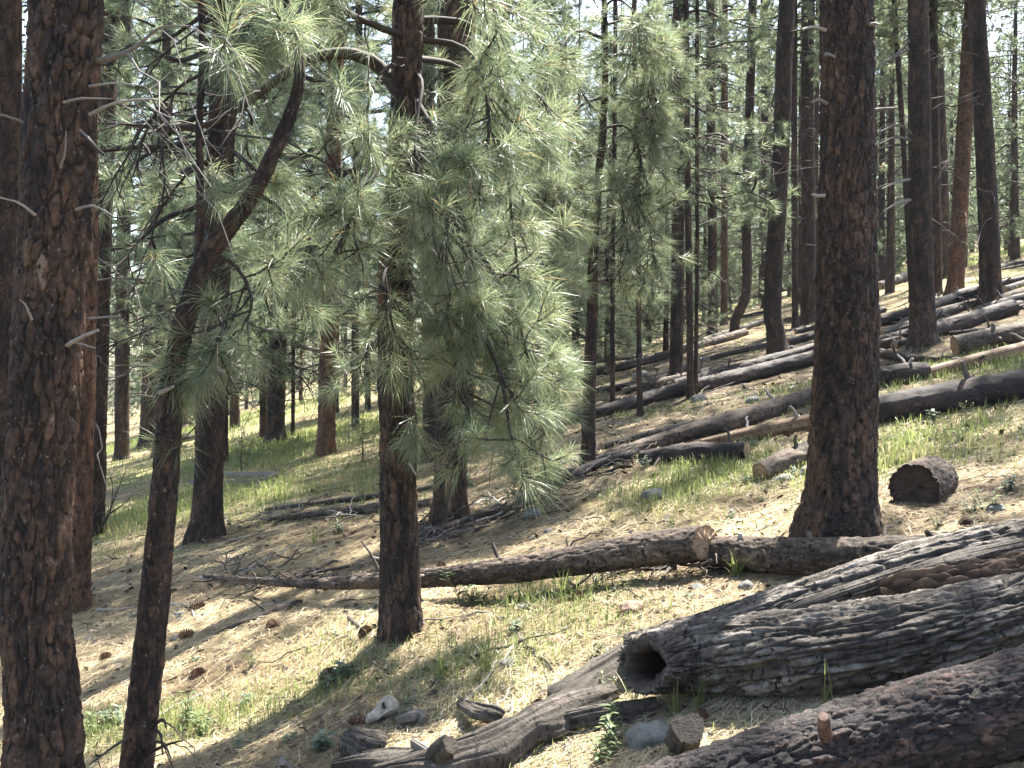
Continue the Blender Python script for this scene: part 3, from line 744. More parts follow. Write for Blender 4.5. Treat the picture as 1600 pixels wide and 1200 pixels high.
pine(1262, 506, 22, 1263, 'dark grey pine half hidden by the massive trunk', Hh=17, seg=34, ds=.07, var=VA[3])
pine(1196, 480, 12, 1193, 'straight grey pine far up the slope past the leaning one', Hh=18, seg=20, ds=.15, var=VA[0])
pine(1394, 432, 11, 1386, 'slim orange pine far up the slope beside the massive trunk', Hh=18, seg=18, ds=.2, mat=M_bark_red, var=VA[1])
t33, B33, P33, R33 = pine(1316, 826, 102, 1325, 'massive dark pine with a flared foot standing before the hillside logs', Hh=18, seg=190, ds=.011, amp=.016, var=VN[2], cw=.038, ch=.11, flare=.28, wtop=76)
Y33 = B33[1]
for k, (a, b, c) in enumerate([((1290, 47), (1272, 42), (1255, 46)), ((1368, 172), (1384, 170), (1402, 169)), ((1292, 162), (1280, 156), (1267, 160)), ((1355, 40), (1366, 36), (1373, 38)), ((1290, 85), (1298, 86), (1305, 88)), ((1288, 305), (1278, 305), (1270, 303))]):
    stub(t33, B33, [at(*q, Y33 - .1 - .04 * i_) for i_, q in enumerate((a, b, c))], .011, .006, seed=140 + k)
t34, B34, P34, R34 = pine(1442, 537, 38, 1434, 'grey-brown pine standing among the crossing hillside logs', Hh=18, seg=64, ds=.035, var=VA[0], wtop=30, widen=.7)
for k, (a, b, c) in enumerate([((1430, 215), (1405, 195), (1375, 205)), ((1428, 220), (1400, 215), (1374, 225)), ((1424, 280), (1400, 285), (1378, 295)), ((1424, 312), (1400, 318), (1380, 330)), ((1425, 60), (1400, 85), (1372, 105)), ((1424, 75), (1395, 90), (1378, 96))]):
    stub(t34, B34, [at(*q, B34[1] - .2 * i_) for i_, q in enumerate((a, b, c))], .026, .008, seed=150 + k, twigs=1)
pine(1425, 470, 9, 1398, 'thin leaning pine that ends against the grey-brown trunk', Hh=14, seg=16, ds=.12, var=VA[1])
pine(1465, 462, 15, 1458, 'slim straight pine just behind the grey-brown trunk', Hh=17, seg=24, ds=.08, var=VA[3])
pine(1492, 460, 25, 1519, 'orange-brown pine leaning uphill toward a darker trunk', Hh=18, seg=40, ds=.06, mat=M_bark_red, var=VA[1])
pine(1549, 474, 32, 1527, 'straight dark pine at the upper end of the hillside logs', Hh=18, seg=50, ds=.05, var=VA[2], wtop=24)

# pines out of the picture on the sunny side: their crowns shade the slope in view
for k, (x, y, s) in enumerate([(8.6, 13.0, 1.0), (6.3, 8.6, .92), (12.5, 17.5, 1.05), (9.8, 9.4, .95), (14.5, 21, 1.05), (17.5, 26, 1.1), (13.5, 13.5, 1.0), (9.6, 16.6, .95), (11.2, 15.2, .9), (18, 19, 1.05), (20.5, 31, 1.1), (23, 27, 1.05)]):
    v = VN[k % 3]
    r = thing('pine_tree', 'tall pine whose crown shades the logs', 'tree', (x, y, float(Hgt(x, y))), 'pines beside the view that shade the slope')
    link('trunk', v['trunk'], r).scale = (s, s, s); add_crown(r, v, s, k * 1.3)

# ------------------------------------------------------------------ the forest behind
rb = np.random.default_rng(21)
listed = [o.location.copy() for o in bpy.data.objects if o.type == 'EMPTY' and o.parent is None]
spots = []
def far_tree(x, y, v, s, label, group):
    r = thing('pine_tree', label, 'tree', (x, y, float(Hgt(x, y))), group)
    rz = rb.uniform(0, 6.28)
    t = link('trunk', v['trunk'], r); t.scale = (s * rb.uniform(.75, 1.05),) * 2 + (s,); t.rotation_euler = (0, 0, rz)
    add_crown(r, v, s, rz)
    r.rotation_euler = (rb.normal(0, .018), rb.normal(0, .018), 0)
    spots.append((x, y))
n = 0
while n < 190:
    y = math.sqrt(rb.uniform(23 ** 2, 135 ** 2)); u = rb.uniform(-.66, .66); x = u * y
    if any((x - a) ** 2 + (y - b) ** 2 < 3.2 for a, b in spots): continue
    if any((x - p.x) ** 2 + (y - p.y) ** 2 < 3.0 for p in listed): continue
    if u > .42 and y < 34: continue
    low = rb.uniform() < (.62 if u < .12 else (.15 if y < 42 else .6))
    if u < .12 and y < 30 and rb.uniform() < .3: continue
    if low:
        far_tree(x, y, (VM if y < 42 else VF)[rb.integers(4)], rb.uniform(.85, 1.3), 'distant pine with foliage reaching low, in the woods beyond the clearing', 'low-branched pines of the far woods')
    else:
        far_tree(x, y, VA[rb.integers(4)], rb.uniform(.8, 1.25), 'distant tall bare-trunked pine in the woods up the slope', 'tall bare-trunked pines of the far woods')
    n += 1
n = 0
while n < 75:
    y = math.sqrt(rb.uniform(34 ** 2, 100 ** 2)); u = rb.uniform(.1, .62); x = u * y
    if any((x - a) ** 2 + (y - b) ** 2 < 2.5 for a, b in spots): continue
    far_tree(x, y, VF[rb.integers(4)], rb.uniform(.75, 1.15), 'distant pine with foliage reaching low, in the woods beyond the clearing', 'low-branched pines of the far woods')
    n += 1
# young leafy pines between
for k, (px, py, s) in enumerate([(575, 640, 1.0), (775, 655, .95), (862, 640, .9), (950, 585, 1.0), (470, 628, 1.1), (385, 640, 1.2), (300, 640, 1.2), (150, 655, 1.2), (1040, 560, .8), (735, 690, .8), (840, 600, 1.3), (640, 620, 1.3),
                                 (985, 545, 1.2), (1250, 470, 1.0), (1100, 505, 1.1), (900, 585, 1.2), (540, 605, 1.4), (215, 640, 1.4), (90, 690, 1.2), (1180, 450, 1.2), (1330, 420, 1.2), (935, 566, 1.5), (1012, 540, 1.6), (975, 528, 1.9), (1065, 515, 1.7), (1225, 445, 1.7), (1420, 404, 1.7), (1505, 384, 1.7), (1345, 405, 1.8), (1590, 372, 1.6), (1140, 462, 1.7), (880, 566, 1.8), (700, 596, 1.8), (1570, 385, .5), (1450, 400, .9)]):
    p = G(px, py)
    v = VB[k % 3]; s *= 1.0
    r = thing('young_pine', 'young bushy pine with needles down to the ground in the open woods', 'tree', p, 'young bushy pines')
    link('trunk', v['trunk'], r).scale = (s, s, s); add_crown(r, v, s, k * 2.1)
for k, (px, py, s) in enumerate([(377, 742, 1.0), (567, 722, .9), (1110, 330 + 200, 1.1), (545, 690, .7), (1590, 372, 1.6)]):
    p = G(px, py)
    r = thing('pine_sapling', ['knee-high pine seedling beside the low wooden frame', 'knee-high pine seedling near the straight middle trunk', 'small pine seedling by the bent-footed pine', 'tiny pine seedling past the orange-barked trunk', 'bushy pine seedling at the bright top of the slope'][k], 'sapling', p)
    link('trunk', VS[0]['trunk'], r).scale = (s * .5,) * 3; add_crown(r, VS[0], s * .5, k)

# ------------------------------------------------------------------ fallen logs
def log_axis(pxs, wpx, lift=0.0, sink=.86):
    P = []; R = []
    for (px, py), wd in zip(pxs, wpx):
        r = .1
        for _ in range(4):
            p = G(px, py, r * sink + lift); r = wd / 2 * p[1] / FPX
        P.append(p); R.append(r)
    return np.array(P), np.array(R)
def make_log(label, pxs, wpx, style='plates', mat=None, seg=40, ds=.04, amp=.012, cw=.045, ch=.11, seed=None, ends=(M_cut, M_cut), lift=0.0, knots=0, name='fallen_log', extra=None, twist=0., lump=.08, hollow=None, bevel=(0, 0), P=None, R=None, group=None, knot_len=(.05, .3), depth=.01):
    if P is None: P, R = log_axis(pxs, wpx, lift)
    seed = seed if seed is not None else int(sum(pxs[0]) * 3 + pxs[-1][0]) % 991
    B = P[len(P) // 2].copy(); B[2] = float(Hgt(B[0], B[1]))
    root = thing(name, label, 'log', B, group)
    mb = MB()
    V, PP, RR, T, N, Bn = bark_tube(mb, P - B, R, lambda L: np.arange(0, L, ds), seg, style, amp, seed, 0, cw, ch, twist, lump, extra)
    for e_, (bv, sl_) in enumerate(((bevel[0], slice(None)), (bevel[1], slice(None, None, -1)))):
        if bv:
            Vv = V[sl_]; nn = 30
            for q_ in range(min(nn, len(Vv))):
                near = -(Vv[q_] - Vv[q_].mean(0))[:, 1]
                Vv[q_] += (T[0] if e_ == 0 else -T[-1]) * (bv * near * (1 - q_ / nn))[:, None]
    mb.V[0] = V.reshape(-1, 3)
    mb.obj('bark' if style != 'smooth' else 'stem', mat or M_log, root)
    if hollow:
        ring = V[0]; c = ring.mean(0); rg = np.random.default_rng(seed)
        off = ring - c; rr_ = np.linalg.norm(off, axis=1, keepdims=True); ker = np.ones(15) / 15
        sm = np.convolve(np.concatenate([rr_[-20:, 0], rr_[:, 0], rr_[:20, 0]]), ker, 'same')[20:-20][:, None]
        base_ = c + off / rr_ * sm
        aa_ = np.linspace(0, 2 * np.pi, seg, endpoint=False)[:, None]
        wob_ = 1 + .12 * np.sin(2 * aa_ + seed) + .07 * np.sin(5 * aa_ + 1) + .06 * np.sin(11 * aa_) + rg.normal(0, .02, (seg, 1))
        row = lambda k_, dp: c + (base_ - c) * k_ * (wob_ if k_ < .9 else 1) + T[0] * dp
        h = MB(); h.add(np.concatenate([ring, row(.92, -.006), row(.64, .012)]), grid_faces(3, seg)[:, ::-1], 0, np.concatenate([np.full(seg, .45), np.full(seg, .75), np.full(seg, .35)]))
        h.obj('broken_rim', M_weather, root)
        h = MB(); rws = [row(.64, .012), row(.60, .04), row(.58, .10), row(.55, .25), row(.5, .5), row(.15, .75)]
        h.add(np.concatenate(rws), grid_faces(len(rws), seg)[:, ::-1], 0, np.concatenate([np.full(seg, .9), np.full(seg, .7)] + [np.full(seg, .35)] * 4))
        h.obj('hollow_end', M_black, root)
    elif ends[0]:
        e = MB(); end_cap(e, V[0], V[0].mean(0), -T[0] * depth, 0, False, seed); e.obj('cut_end', ends[0], root)
    if ends[1]:
        e = MB(); end_cap(e, V[-1], V[-1].mean(0), T[-1] * depth, 0, True, seed + 1); e.obj('cut_end', ends[1], root)
    rg = np.random.default_rng(seed + 5)
    for k in range(knots):
        i_ = rg.integers(2, len(PP) - 2); a = rg.uniform(0, 6.28)
        d = N[i_] * math.cos(a) + Bn[i_] * math.sin(a)
        if d[2] < -.3: d = -d
        ln = rg.uniform(*knot_len)
        q = curve_pts(PP[i_] + d * RR[i_] * .8, d + T[i_] * rg.uniform(-.5, .5), ln + RR[i_] * .2, .2, 5, 0, .12, rg)
        s_ = MB(); tube(s_, q, np.linspace(max(.006, RR[i_] * .22), max(.004, RR[i_] * .12), 5), 7, 0, rg.uniform(.2, .9)); s_.obj('branch_stub', M_twig if rg.uniform() < .5 else M_dead, root)
    return root, B, PP + B, RR, T, N, Bn

# charred log across the corner
lg, Bl, Pl, Rl, Tl, Nl, Bnl = make_log('big charred log with reddish bark flakes lying below the twisted grey log', [(880, 1312), (1050, 1258), (1250, 1195), (1430, 1143), (1600, 1098), (1800, 1040)], [120, 128, 138, 148, 156, 160],
         'plates', M_char, 220, .0075, .012, .026, .060, 5, knots=0)
for (a, b, c, r) in [((1290, 1150), (1287, 1132), (1285, 1118), .020)]:
    Yk = G(a[0], a[1] - 30, .3)[1] - .06
    stub(lg, Bl, [at(*a, Yk + .08), at(*b, Yk + .02), at(*c, Yk)], r, r * .75, M_char, 'branch_stub', 0, int(a[0]), 12)
# the twisted grey hollow log
def burl(rad, tint, A, SS, L):
    return rad + .018 * np.exp(-(SS / .10) ** 2) + .03 * np.exp(-((SS - .32) / .2) ** 2) * np.cos(A - .4), tint
_PH, _RH = log_axis([(1000, 1040), (1080, 1037), (1200, 1028), (1320, 1015), (1450, 990), (1600, 957), (1800, 905)], [86, 100, 122, 134, 128, 112, 100])
_PH[0] = at(1006, 1041, _PH[1][1] - .20); _RH[0] = 36 * _PH[0][1] / FPX
make_log('thick twisted grey log with deep bark furrows and a hollow open end', [(1000, 1040), (1080, 1037), (1200, 1028), (1320, 1015), (1450, 990), (1600, 957), (1800, 905)], [86, 100, 122, 134, 128, 112, 100],
         'furrow', M_weather, 260, .007, .018, .022, .26, 12, hollow=True, bevel=(.35, 0), P=_PH, R=_RH, twist=.55, extra=burl, lump=.07, name='hollow_log')
hb = bpy.data.objects['hollow_log']
ps = G(995, 1010, .2); m = MB()
tube(m, np.array([at(1004, 1008, ps[1] - .1), at(996, 1000, ps[1] - .14), at(990, 997, ps[1] - .16)]) - np.array(hb.location), [.035, .034, .026], 14, 0, .2); m.obj('burl', M_weather, hb)
# the rotten split log behind it
def split_open(rad, tint, A, SS, L):
    open_ = np.exp(-((np.angle(np.exp(1j * (A - 5.45)))) / .75) ** 2) * np.clip((SS - .5) / .4, 0, 1)
    n_ = fbm(np.cos(A) * 6, np.sin(A) * 6, SS * 9, 3, 77)
    return rad * (1 - .34 * open_) + .03 * open_ * n_, tint
r3 = make_log('rotten split log with grey shell and crumbling brown heart above the hollow log', [(985, 1030), (1120, 1000), (1250, 958), (1420, 905), (1600, 866), (1800, 815)], [70, 84, 98, 108, 118, 124],
         'furrow', M_weather, 220, .009, .015, .022, .36, 19, extra=split_open, twist=-.1, name='split_log')
def slab(parent, B, pts, widths, thick, mat, name, seed, up=(0, -.4, 1), curl=.25, amp=.012):
    P, W, S = catmull(np.asarray(pts) - np.asarray(B), np.asarray(widths, float), lambda L: np.arange(0, L, .014))
    T, _, _ = frames(P); upv = unit(np.asarray(up, float)); side = unit(np.cross(T, upv)); nrm = unit(np.cross(side, T))
    k = 40; a = np.linspace(-1, 1, k)
    rg = np.random.default_rng(seed); n = len(P)
    SS = S[:, None] + 0 * a[None]; AA = a[None] + 0 * SS
    jag = 1 + .40 * fbm(SS * 8, np.sign(AA) * 3 + seed, 0, 3, seed)
    wv_ = AA + .25 * fbm(SS * 3, AA * 1.5, 0, 3, seed + 2)
    rel = amp * (.35 * (1 - 2 * np.abs(vn(wv_ * 3, SS * 2.2, seed, seed + 1))) + .35 * vn(wv_ * 11, SS * 2.5, 2, seed + 4) + .9 * np.minimum(0, vn(wv_ * 6, SS * 2.0, 5, seed + 9) + .25) + .5 * fbm(wv_ * 3, SS * 14, 3, 3, seed + 6) * (2.2 if mat is M_rot else .6))
    cv = -curl * (AA ** 2)
    top = P[:, None] + side[:, None] * (AA * W[:, None] * .5 * jag)[..., None] + nrm[:, None] * (cv * W[:, None] * .5 + rel + thick * .5 * (1 - AA ** 4))[..., None]
    bot = P[:, None] + side[:, None] * (AA * W[:, None] * .5 * jag)[..., None] + nrm[:, None] * (cv * W[:, None] * .5 - thick * .5 * (1 - AA ** 4) + rel * .5 - .002)[..., None]
    ring = np.concatenate([top, bot[:, ::-1]], 1)
    m = MB(); tint = np.clip(.5 + 18 * np.concatenate([rel, rel[:, ::-1]], 1) + .25 * fbm(np.concatenate([AA, AA], 1) * 2, np.concatenate([SS, SS], 1) * 3, 1, 2, seed), 0, 1)
    m.add(ring.reshape(-1, 3), grid_faces(n, 2 * k), 0, tint.ravel())
    kk = np.arange(2 * k)
    for row, fl in ((ring[0], 1), (ring[-1], 0)):
        cc = row.mean(0); f = np.stack([kk, (kk + 1) % (2 * k), np.full(2 * k, 2 * k)], 1)
        m.add(np.concatenate([row, [cc]]), f[:, ::-1] if fl else f, 0, .4)
    return m.obj(name, mat, parent)
def on(px, py, h): return G(px, py, h)
slab(r3[0], r3[1], [at(1418, 893, G(1420, 905, .2)[1] - .18), at(1500, 868, G(1500, 885, .2)[1] - .18), at(1600, 848, G(1600, 866, .2)[1] - .2)], [.05, .07, .06], .02, M_weather, 'splinter', 31, curl=.05, amp=.004)
slab(r3[0], r3[1], [at(1210, 962, G(1230, 965, .2)[1] - .1), at(1290, 930, G(1300, 945, .2)[1] - .14), at(1410, 888, G(1410, 905, .2)[1] - .12)], [.02, .05, .03], .016, M_weather, 'splinter', 32, curl=.05, amp=.004)
slab(r3[0], r3[1], [at(1375, 925, G(1380, 930, .2)[1] - .08), at(1480, 905, G(1490, 905, .2)[1] - .16), at(1620, 876, G(1620, 880, .2)[1] - .18), at(1760, 840, G(1760, 850, .2)[1] - .18)], [.05, .13, .16, .14], .06, M_rot, 'rotten_heart', 33, curl=.1, amp=.04)

# torn root and shell pieces spilling out below the hollow end
def broken(label, pts, widths, thick, seed, curl, mat=M_weather, amp=.014, up=(0, -.5, 1), name='broken_wood_piece'):
    P = np.array([on(*q) for q in pts]); B = P[len(P) // 2].copy(); B[2] = float(Hgt(B[0], B[1]))
    o = thing(name, label, 'broken wood', B); slab(o, B, P, widths, thick, mat, 'shell', seed, up, curl, amp); return o, B
broken('long curved grey wood shell running down from the hollow log end', [(590, 1205, .05), (690, 1180, .10), (780, 1150, .12), (850, 1112, .12), (905, 1090, .09), (960, 1078, .05)], [.05, .17, .19, .20, .17, .10], .05, 51, .45)
broken('jagged grey wood slab propped against the hollow log end', [(850, 1115, .06), (880, 1080, .12), (930, 1048, .08), (985, 1012, .04)], [.06, .14, .17, .14], .04, 52, .3)
broken('thin rounded grey wood rim under the hollow log end', [(840, 1140, .05), (890, 1122, .07), (950, 1110, .06), (1030, 1100, .03)], [.05, .07, .08, .07], .05, 53, .5)
o, B = broken('flat grey broken plank at the lower end of the wood shells', [(520, 1196, .04), (580, 1186, .05), (650, 1184, .05), (705, 1182, .05)], [.06, .10, .12, .10], .03, 54, .2)
broken('short forked grey root chunk standing on the wood shells', [(668, 1200, .04), (684, 1175, .12), (705, 1160, .17)], [.10, .11, .06], .06, 55, .4)
o, B = broken('pale grey snapped limb piece poking out of the wood shells', [(645, 1160, .10), (665, 1172, .09), (685, 1185, .07)], [.035, .04, .04], .035, 56, .6, M_dead, .003)
broken('twisted pale driftwood-like chip beside the wood shells', [(718, 1098, .04), (742, 1106, .08), (770, 1112, .08), (790, 1122, .05)], [.03, .08, .10, .05], .03, 57, .3, M_weather, .016)
broken('grey furrowed bark chunk below the pale skull', [(548, 1152, .05), (575, 1160, .08), (602, 1168, .04)], [.12, .17, .14], .07, 58, .4, M_weather, .02, (0, -.7, 1), 'bark_chunk')
broken('curled whitish bark ring beside the pale skull', [(622, 1126, .03), (640, 1118, .06), (655, 1116, .05), (664, 1128, .03)], [.03, .05, .06, .04], .03, 59, .6, M_dead, .006, (0, -.7, 1), 'bark_curl')
broken('upright grey wood chunk between boulder and charred log', [(1070, 1165, .02), (1074, 1150, .10), (1078, 1138, .16)], [.12, .13, .10], .09, 60, .4, M_weather, .018, (0, -1, .3))
broken('pale snapped limb end standing at the picture bottom by the wood shells', [(455, 1200, .02), (445, 1195, .06), (440, 1188, .11)], [.03, .035, .03], .03, 61, .6, M_dead, .003)

# the sawn log lying across the clearing, propped on its stubs
l5, B5, P5, R5, T5_, N5, Bn5 = make_log('long barked log propped clear of the ground, tapering behind the middle pine', [(1102, 848), (1020, 858), (930, 871), (820, 888), (730, 898), (655, 904), (560, 909), (480, 912), (400, 907), (318, 900)],
         [55, 52, 47, 40, 33, 28, 22, 15, 9, 4], 'plates', M_log, 84, .016, .010, .032, .06, 23, ends=(M_cut, None), bevel=(.6, 0), lift=.10, knots=9, knot_len=(.08, .3))
for k, (x0, y0, x1, y1, r) in enumerate([(960, 880, 935, 912, .03), (1048, 872, 1042, 905, .035), (1090, 868, 1104, 890, .012), (850, 880, 800, 925, .035), (1078, 868, 1076, 888, .012), (900, 890, 880, 910, .02), (1005, 875, 1010, 902, .02), (950, 884, 960, 908, .014)]):
    e = G(x1, y1, -.02); s_ = at(x0, y0, e[1] + .12)
    stub(l5, B5, [s_, (s_ + e) / 2 + np.array([.02, 0, .01]), e], r, r * .6, M_twig, 'branch_stub', 1, 170 + k)
make_log('barked log butting the propped log and running under the split log', [(1108, 864), (1200, 868), (1300, 872), (1420, 868), (1540, 858)], [50, 54, 58, 60, 58], 'plates', M_log, 84, .016, .011, .034, .07, 27, ends=(M_cut, None), lift=.02, knots=3, knot_len=(.03, .08))
# stump-like short log
e0 = G(1428, 790); yb = e0[1]
PQ = np.array([at(1428, 764, yb), at(1442, 756, yb + .16), at(1458, 748, yb + .34)]); RQ = np.array([37, 39, 38]) * yb / FPX
make_log('short thick log chunk with a dark charred end beside the massive pine', [(1428, 764), (1458, 748)], None, 'plates', M_log, 90, .014, .014, .04, .06, 29, P=PQ, R=RQ, ends=(M_black, M_cut), depth=-.02, name='log_chunk')

LOGS = [
 ('dark rotting log at the head of the slash line', [(1005, 716), (1080, 708), (1170, 704)], [22, 31, 28], 'plates', M_char),
 ('smooth tan debarked log resting above the dark rotting log', [(1095, 694), (1180, 677), (1290, 655)], [16, 24, 27], 'smooth', M_tan),
 ('broad dark barked log with grass along it uphill of the log chunk', [(1360, 645), (1450, 628), (1530, 613), (1620, 597), (1760, 570)], [46, 48, 49, 50, 48], 'plates', M_char),
 ('flaking log with torn orange wood behind the tan log', [(935, 716), (1020, 692), (1120, 664), (1210, 638), (1290, 610)], [12, 22, 30, 28, 26], 'plates', M_log),
 ('thin pale log beside the flaking orange log', [(940, 698), (1010, 680), (1090, 661), (1140, 650)], [12, 14, 13, 10], 'smooth', M_weather),
 ('long charred log crossing behind the slim poles', [(868, 660), (960, 638), (1040, 615), (1140, 592), (1290, 556)], [18, 20, 22, 24, 26], 'plates', M_char),
 ('log with a red sawn end above the long charred log', [(1052, 602), (1130, 582), (1210, 562), (1290, 540)], [17, 18, 18, 18], 'plates', M_char),
 ('grey log low on the slope behind the slender pine', [(925, 582), (990, 568), (1060, 550)], [13, 15, 14], 'smooth', M_weather),
 ('narrow dark log under the grey slope log', [(930, 612), (1000, 600), (1050, 588)], [10, 12, 12], 'plates', M_char),
 ('log between the massive and grey-brown trunks, ending in a sawn face uphill', [(1375, 537), (1440, 520), (1510, 502), (1583, 481)], [22, 24, 26, 27], 'plates', M_char),
 ('upper dark log leading to the straight dark pine', [(1375, 503), (1430, 489), (1490, 470), (1545, 455)], [18, 22, 24, 22], 'plates', M_char),
 ('grey broken log just below the upper dark log', [(1378, 522), (1440, 500), (1500, 482)], [12, 14, 12], 'smooth', M_weather),
 ('thick rough log with its sawn end toward the grey-brown pine', [(1492, 542), (1550, 530), (1640, 512)], [34, 35, 36], 'plates', M_log),
 ('tan split log lying in front of the thick rough log', [(1448, 584), (1520, 566), (1620, 540)], [20, 24, 24], 'smooth', M_tan),
 ('short dark log chunk against the tan split log', [(1378, 590), (1415, 584), (1450, 580)], [30, 33, 28], 'plates', M_char),
 ('thin crooked dark limb lying across the short log chunk', [(1376, 551), (1420, 560), (1455, 562), (1492, 560)], [13, 13, 11, 8], 'plates', M_char),
 ('rough-barked log stub downhill of the massive pine', [(1187, 738), (1230, 720), (1290, 697)], [30, 36, 34], 'plates', M_log),
 ('slender grey log in the grass behind the middle pine', [(415, 797), (500, 786), (590, 775), (690, 760)], [6, 9, 10, 10], 'smooth', M_weather),
 ('brown log in front of the slender grey log', [(420, 812), (510, 803), (600, 793), (680, 785)], [8, 13, 16, 14], 'plates', M_log),
 ('dark limb lying across the shaded needles below the propped log', [(335, 992), (385, 972), (430, 955), (478, 938)], [5, 9, 10, 8], 'plates', M_twig),
 ('barked pole in the slash line beside the broad pale-brown pine', [(655, 842), (710, 822), (770, 798), (830, 770)], [9, 13, 14, 12], 'plates', M_log),
 ('dark pole along the slash line toward the slender pine', [(820, 772), (870, 752), (930, 728), (1000, 706)], [14, 17, 16, 14], 'plates', M_char),
 ('far dark log up the slope beside the slim orange pine', [(1372, 448), (1400, 438), (1424, 428)], [14, 15, 14], 'plates', M_char),
 ('far grey log at the bright top of the slope', [(1540, 425), (1580, 414), (1620, 408)], [9, 10, 10], 'smooth', M_weather),
 ('far log lying behind the straight dark pine', [(1490, 462), (1560, 445), (1640, 430)], [14, 15, 15], 'plates', M_char),
 ('far log behind the bent-footed pine', [(1060, 545), (1120, 525), (1200, 500)], [7, 9, 9], 'smooth', M_weather),
 ('far dark log on the rubble slope past the leaning pine', [(1110, 480), (1180, 462), (1240, 448)], [8, 9, 9], 'plates', M_char),
 ('far pale log above the dark rubble-slope log', [(1160, 455), (1210, 440), (1280, 425)], [6, 7, 7], 'smooth', M_weather),
 ('thin weathered log beside the rubble near the leaning pine', [(1110, 560), (1170, 545), (1250, 530)], [8, 9, 9], 'smooth', M_weather),
 ('dark log on the slope just below the leaning pine', [(1230, 535), (1285, 522), (1340, 508)], [12, 13, 13], 'plates', M_char),
 ('short tilted log at the top of the hillside logs', [(1560, 470), (1600, 458), (1660, 445)], [16, 17, 17], 'plates', M_log),
 ('dark log along the upper edge of the bright slope', [(1570, 452), (1640, 430)], [10, 10], 'plates', M_char),
]
for lb, px, wp, st, mt in LOGS:
    make_log(lb, px, wp, st, mt, 36, .04, .012 if st == 'plates' else .006, .045, .11, knots=3 if max(wp) > 11 else 1, knot_len=(.04, .25))

rt = np.random.default_rng(91)
for k in range(26):
    x0, y0 = (rt.uniform(900, 1280), rt.uniform(470, 640)) if k < 14 else (rt.uniform(1380, 1560), rt.uniform(410, 540))
    if y0 > 640 - (x0 - 900) * .12: y0 -= 40
    ln = rt.uniform(50, 150); sl_ = rt.uniform(-.36, -.08); px_ = [(x0, y0), (x0 + ln / 2, y0 + sl_ * ln / 2), (x0 + ln, y0 + sl_ * ln)]
    Yk = G(*px_[0])[1]
    wk_ = rt.uniform(.10, .22) * FPX / Yk
    make_log('weathered dark log in the tangle of deadfall on the upper slope', px_, [wk_ * .8, wk_, wk_ * .9], 'plates' if k % 3 else 'smooth', [M_weather, M_char, M_log][k % 3], 24, .06, .014, .05, .12, seed=300 + k, knots=3, knot_len=(.1, .5), group='deadfall logs tangled on the upper slope')
# ------------------------------------------------------------------ slash: sticks and bare branches
def stick_mesh(seed, L, r, nside):
    rg = np.random.default_rng(seed); m = MB()
    q = curve_pts(np.array([-L / 2, 0, r]), np.array([1, 0, 0]), L, rg.uniform(-.1, .1), 9, 0, .16, rg); q[:, 2] = np.abs(q[:, 2] - r) + r * .8
    tube(m, q, np.linspace(r, r * .4, 9), 7, 0, rg.uniform(.2, 1))
    for _ in range(nside):
        k = rg.integers(2, 8); d = unit(np.array([.5, rg.choice([-1, 1]) * rg.uniform(.4, 1), rg.uniform(0, .5)]))
        q2 = curve_pts(q[k], d, L * rg.uniform(.15, .4), .25, 6, 0, .2, rg); q2[:, 2] = np.maximum(q2[:, 2], .002)
        tube(m, q2, np.linspace(r * .5, r * .2, 6), 5, 0, rg.uniform(.2, 1))
    return m
STK = []
for k in range(6): STK.append(stick_mesh(900 + k, .5, .006, k % 3).mesh('fallen_stick', [M_twig, M_dead][k % 2]))
BRN = []
for k in range(6): BRN.append(stick_mesh(950 + k, 1.1, .016, 4 + k % 4).mesh('fallen_branch', [M_twig, M_dead, M_twig][k % 3]))
def gnormal(x, y, e=.15):
    return unit(np.array([-(Hgt(x + e, y) - Hgt(x - e, y)) / (2 * e), -(Hgt(x, y + e) - Hgt(x, y - e)) / (2 * e), 1.0]))
def place(o, x, y, az, s=1.0, dz=0.0, tilt=0.0):
    n_ = gnormal(x, y); xa = np.array([math.cos(az), math.sin(az), 0]); xa = unit(xa - n_ * xa.dot(n_)); xa = unit(xa + n_ * tilt); ya = unit(np.cross(n_, xa)); za = np.cross(xa, ya)
    Mx = Matrix([[xa[0] * s, ya[0] * s, za[0] * s, x], [xa[1] * s, ya[1] * s, za[1] * s, y], [xa[2] * s, ya[2] * s, za[2] * s, float(Hgt(x, y)) + dz], [0, 0, 0, 1]])
    o.matrix_world = Mx
rs = np.random.default_rng(77)
# dense slash along the line behind the middle pine and on the slope
lines = [((650, 845), (940, 735), 34, 26, BRN), ((900, 745), (1010, 700), 18, 18, BRN), ((330, 905), (590, 905), 22, 16, BRN), ((360, 815), (600, 800), 14, 12, BRN), ((1000, 600), (1280, 520), 22, 40, BRN), ((1110, 520), (1260, 470), 18, 30, BRN), ((1380, 520), (1600, 450), 18, 40, BRN), ((820, 915), (1110, 890), 12, 10, BRN)]
for a, b, n_, sp, lib in lines + [((1100, 545), (1290, 500), 40, 60, BRN), ((1390, 500), (1600, 430), 30, 50, BRN), ((940, 640), (1060, 590), 24, 30, BRN)]:
    for k in range(n_):
        t = rs.uniform(); p = G(a[0] + (b[0] - a[0]) * t + rs.normal(0, sp * .3), a[1] + (b[1] - a[1]) * t + rs.normal(0, sp * .4))
        o = link('fallen_branch', lib[rs.integers(len(lib))]); tag(o, 'bare twiggy branch in the slash lying along the logs', 'branch', 'slash branches along the logs')
        place(o, p[0], p[1], rs.uniform(0, 6.28), rs.uniform(.35, .95), .0, rs.uniform(-.02, .25))
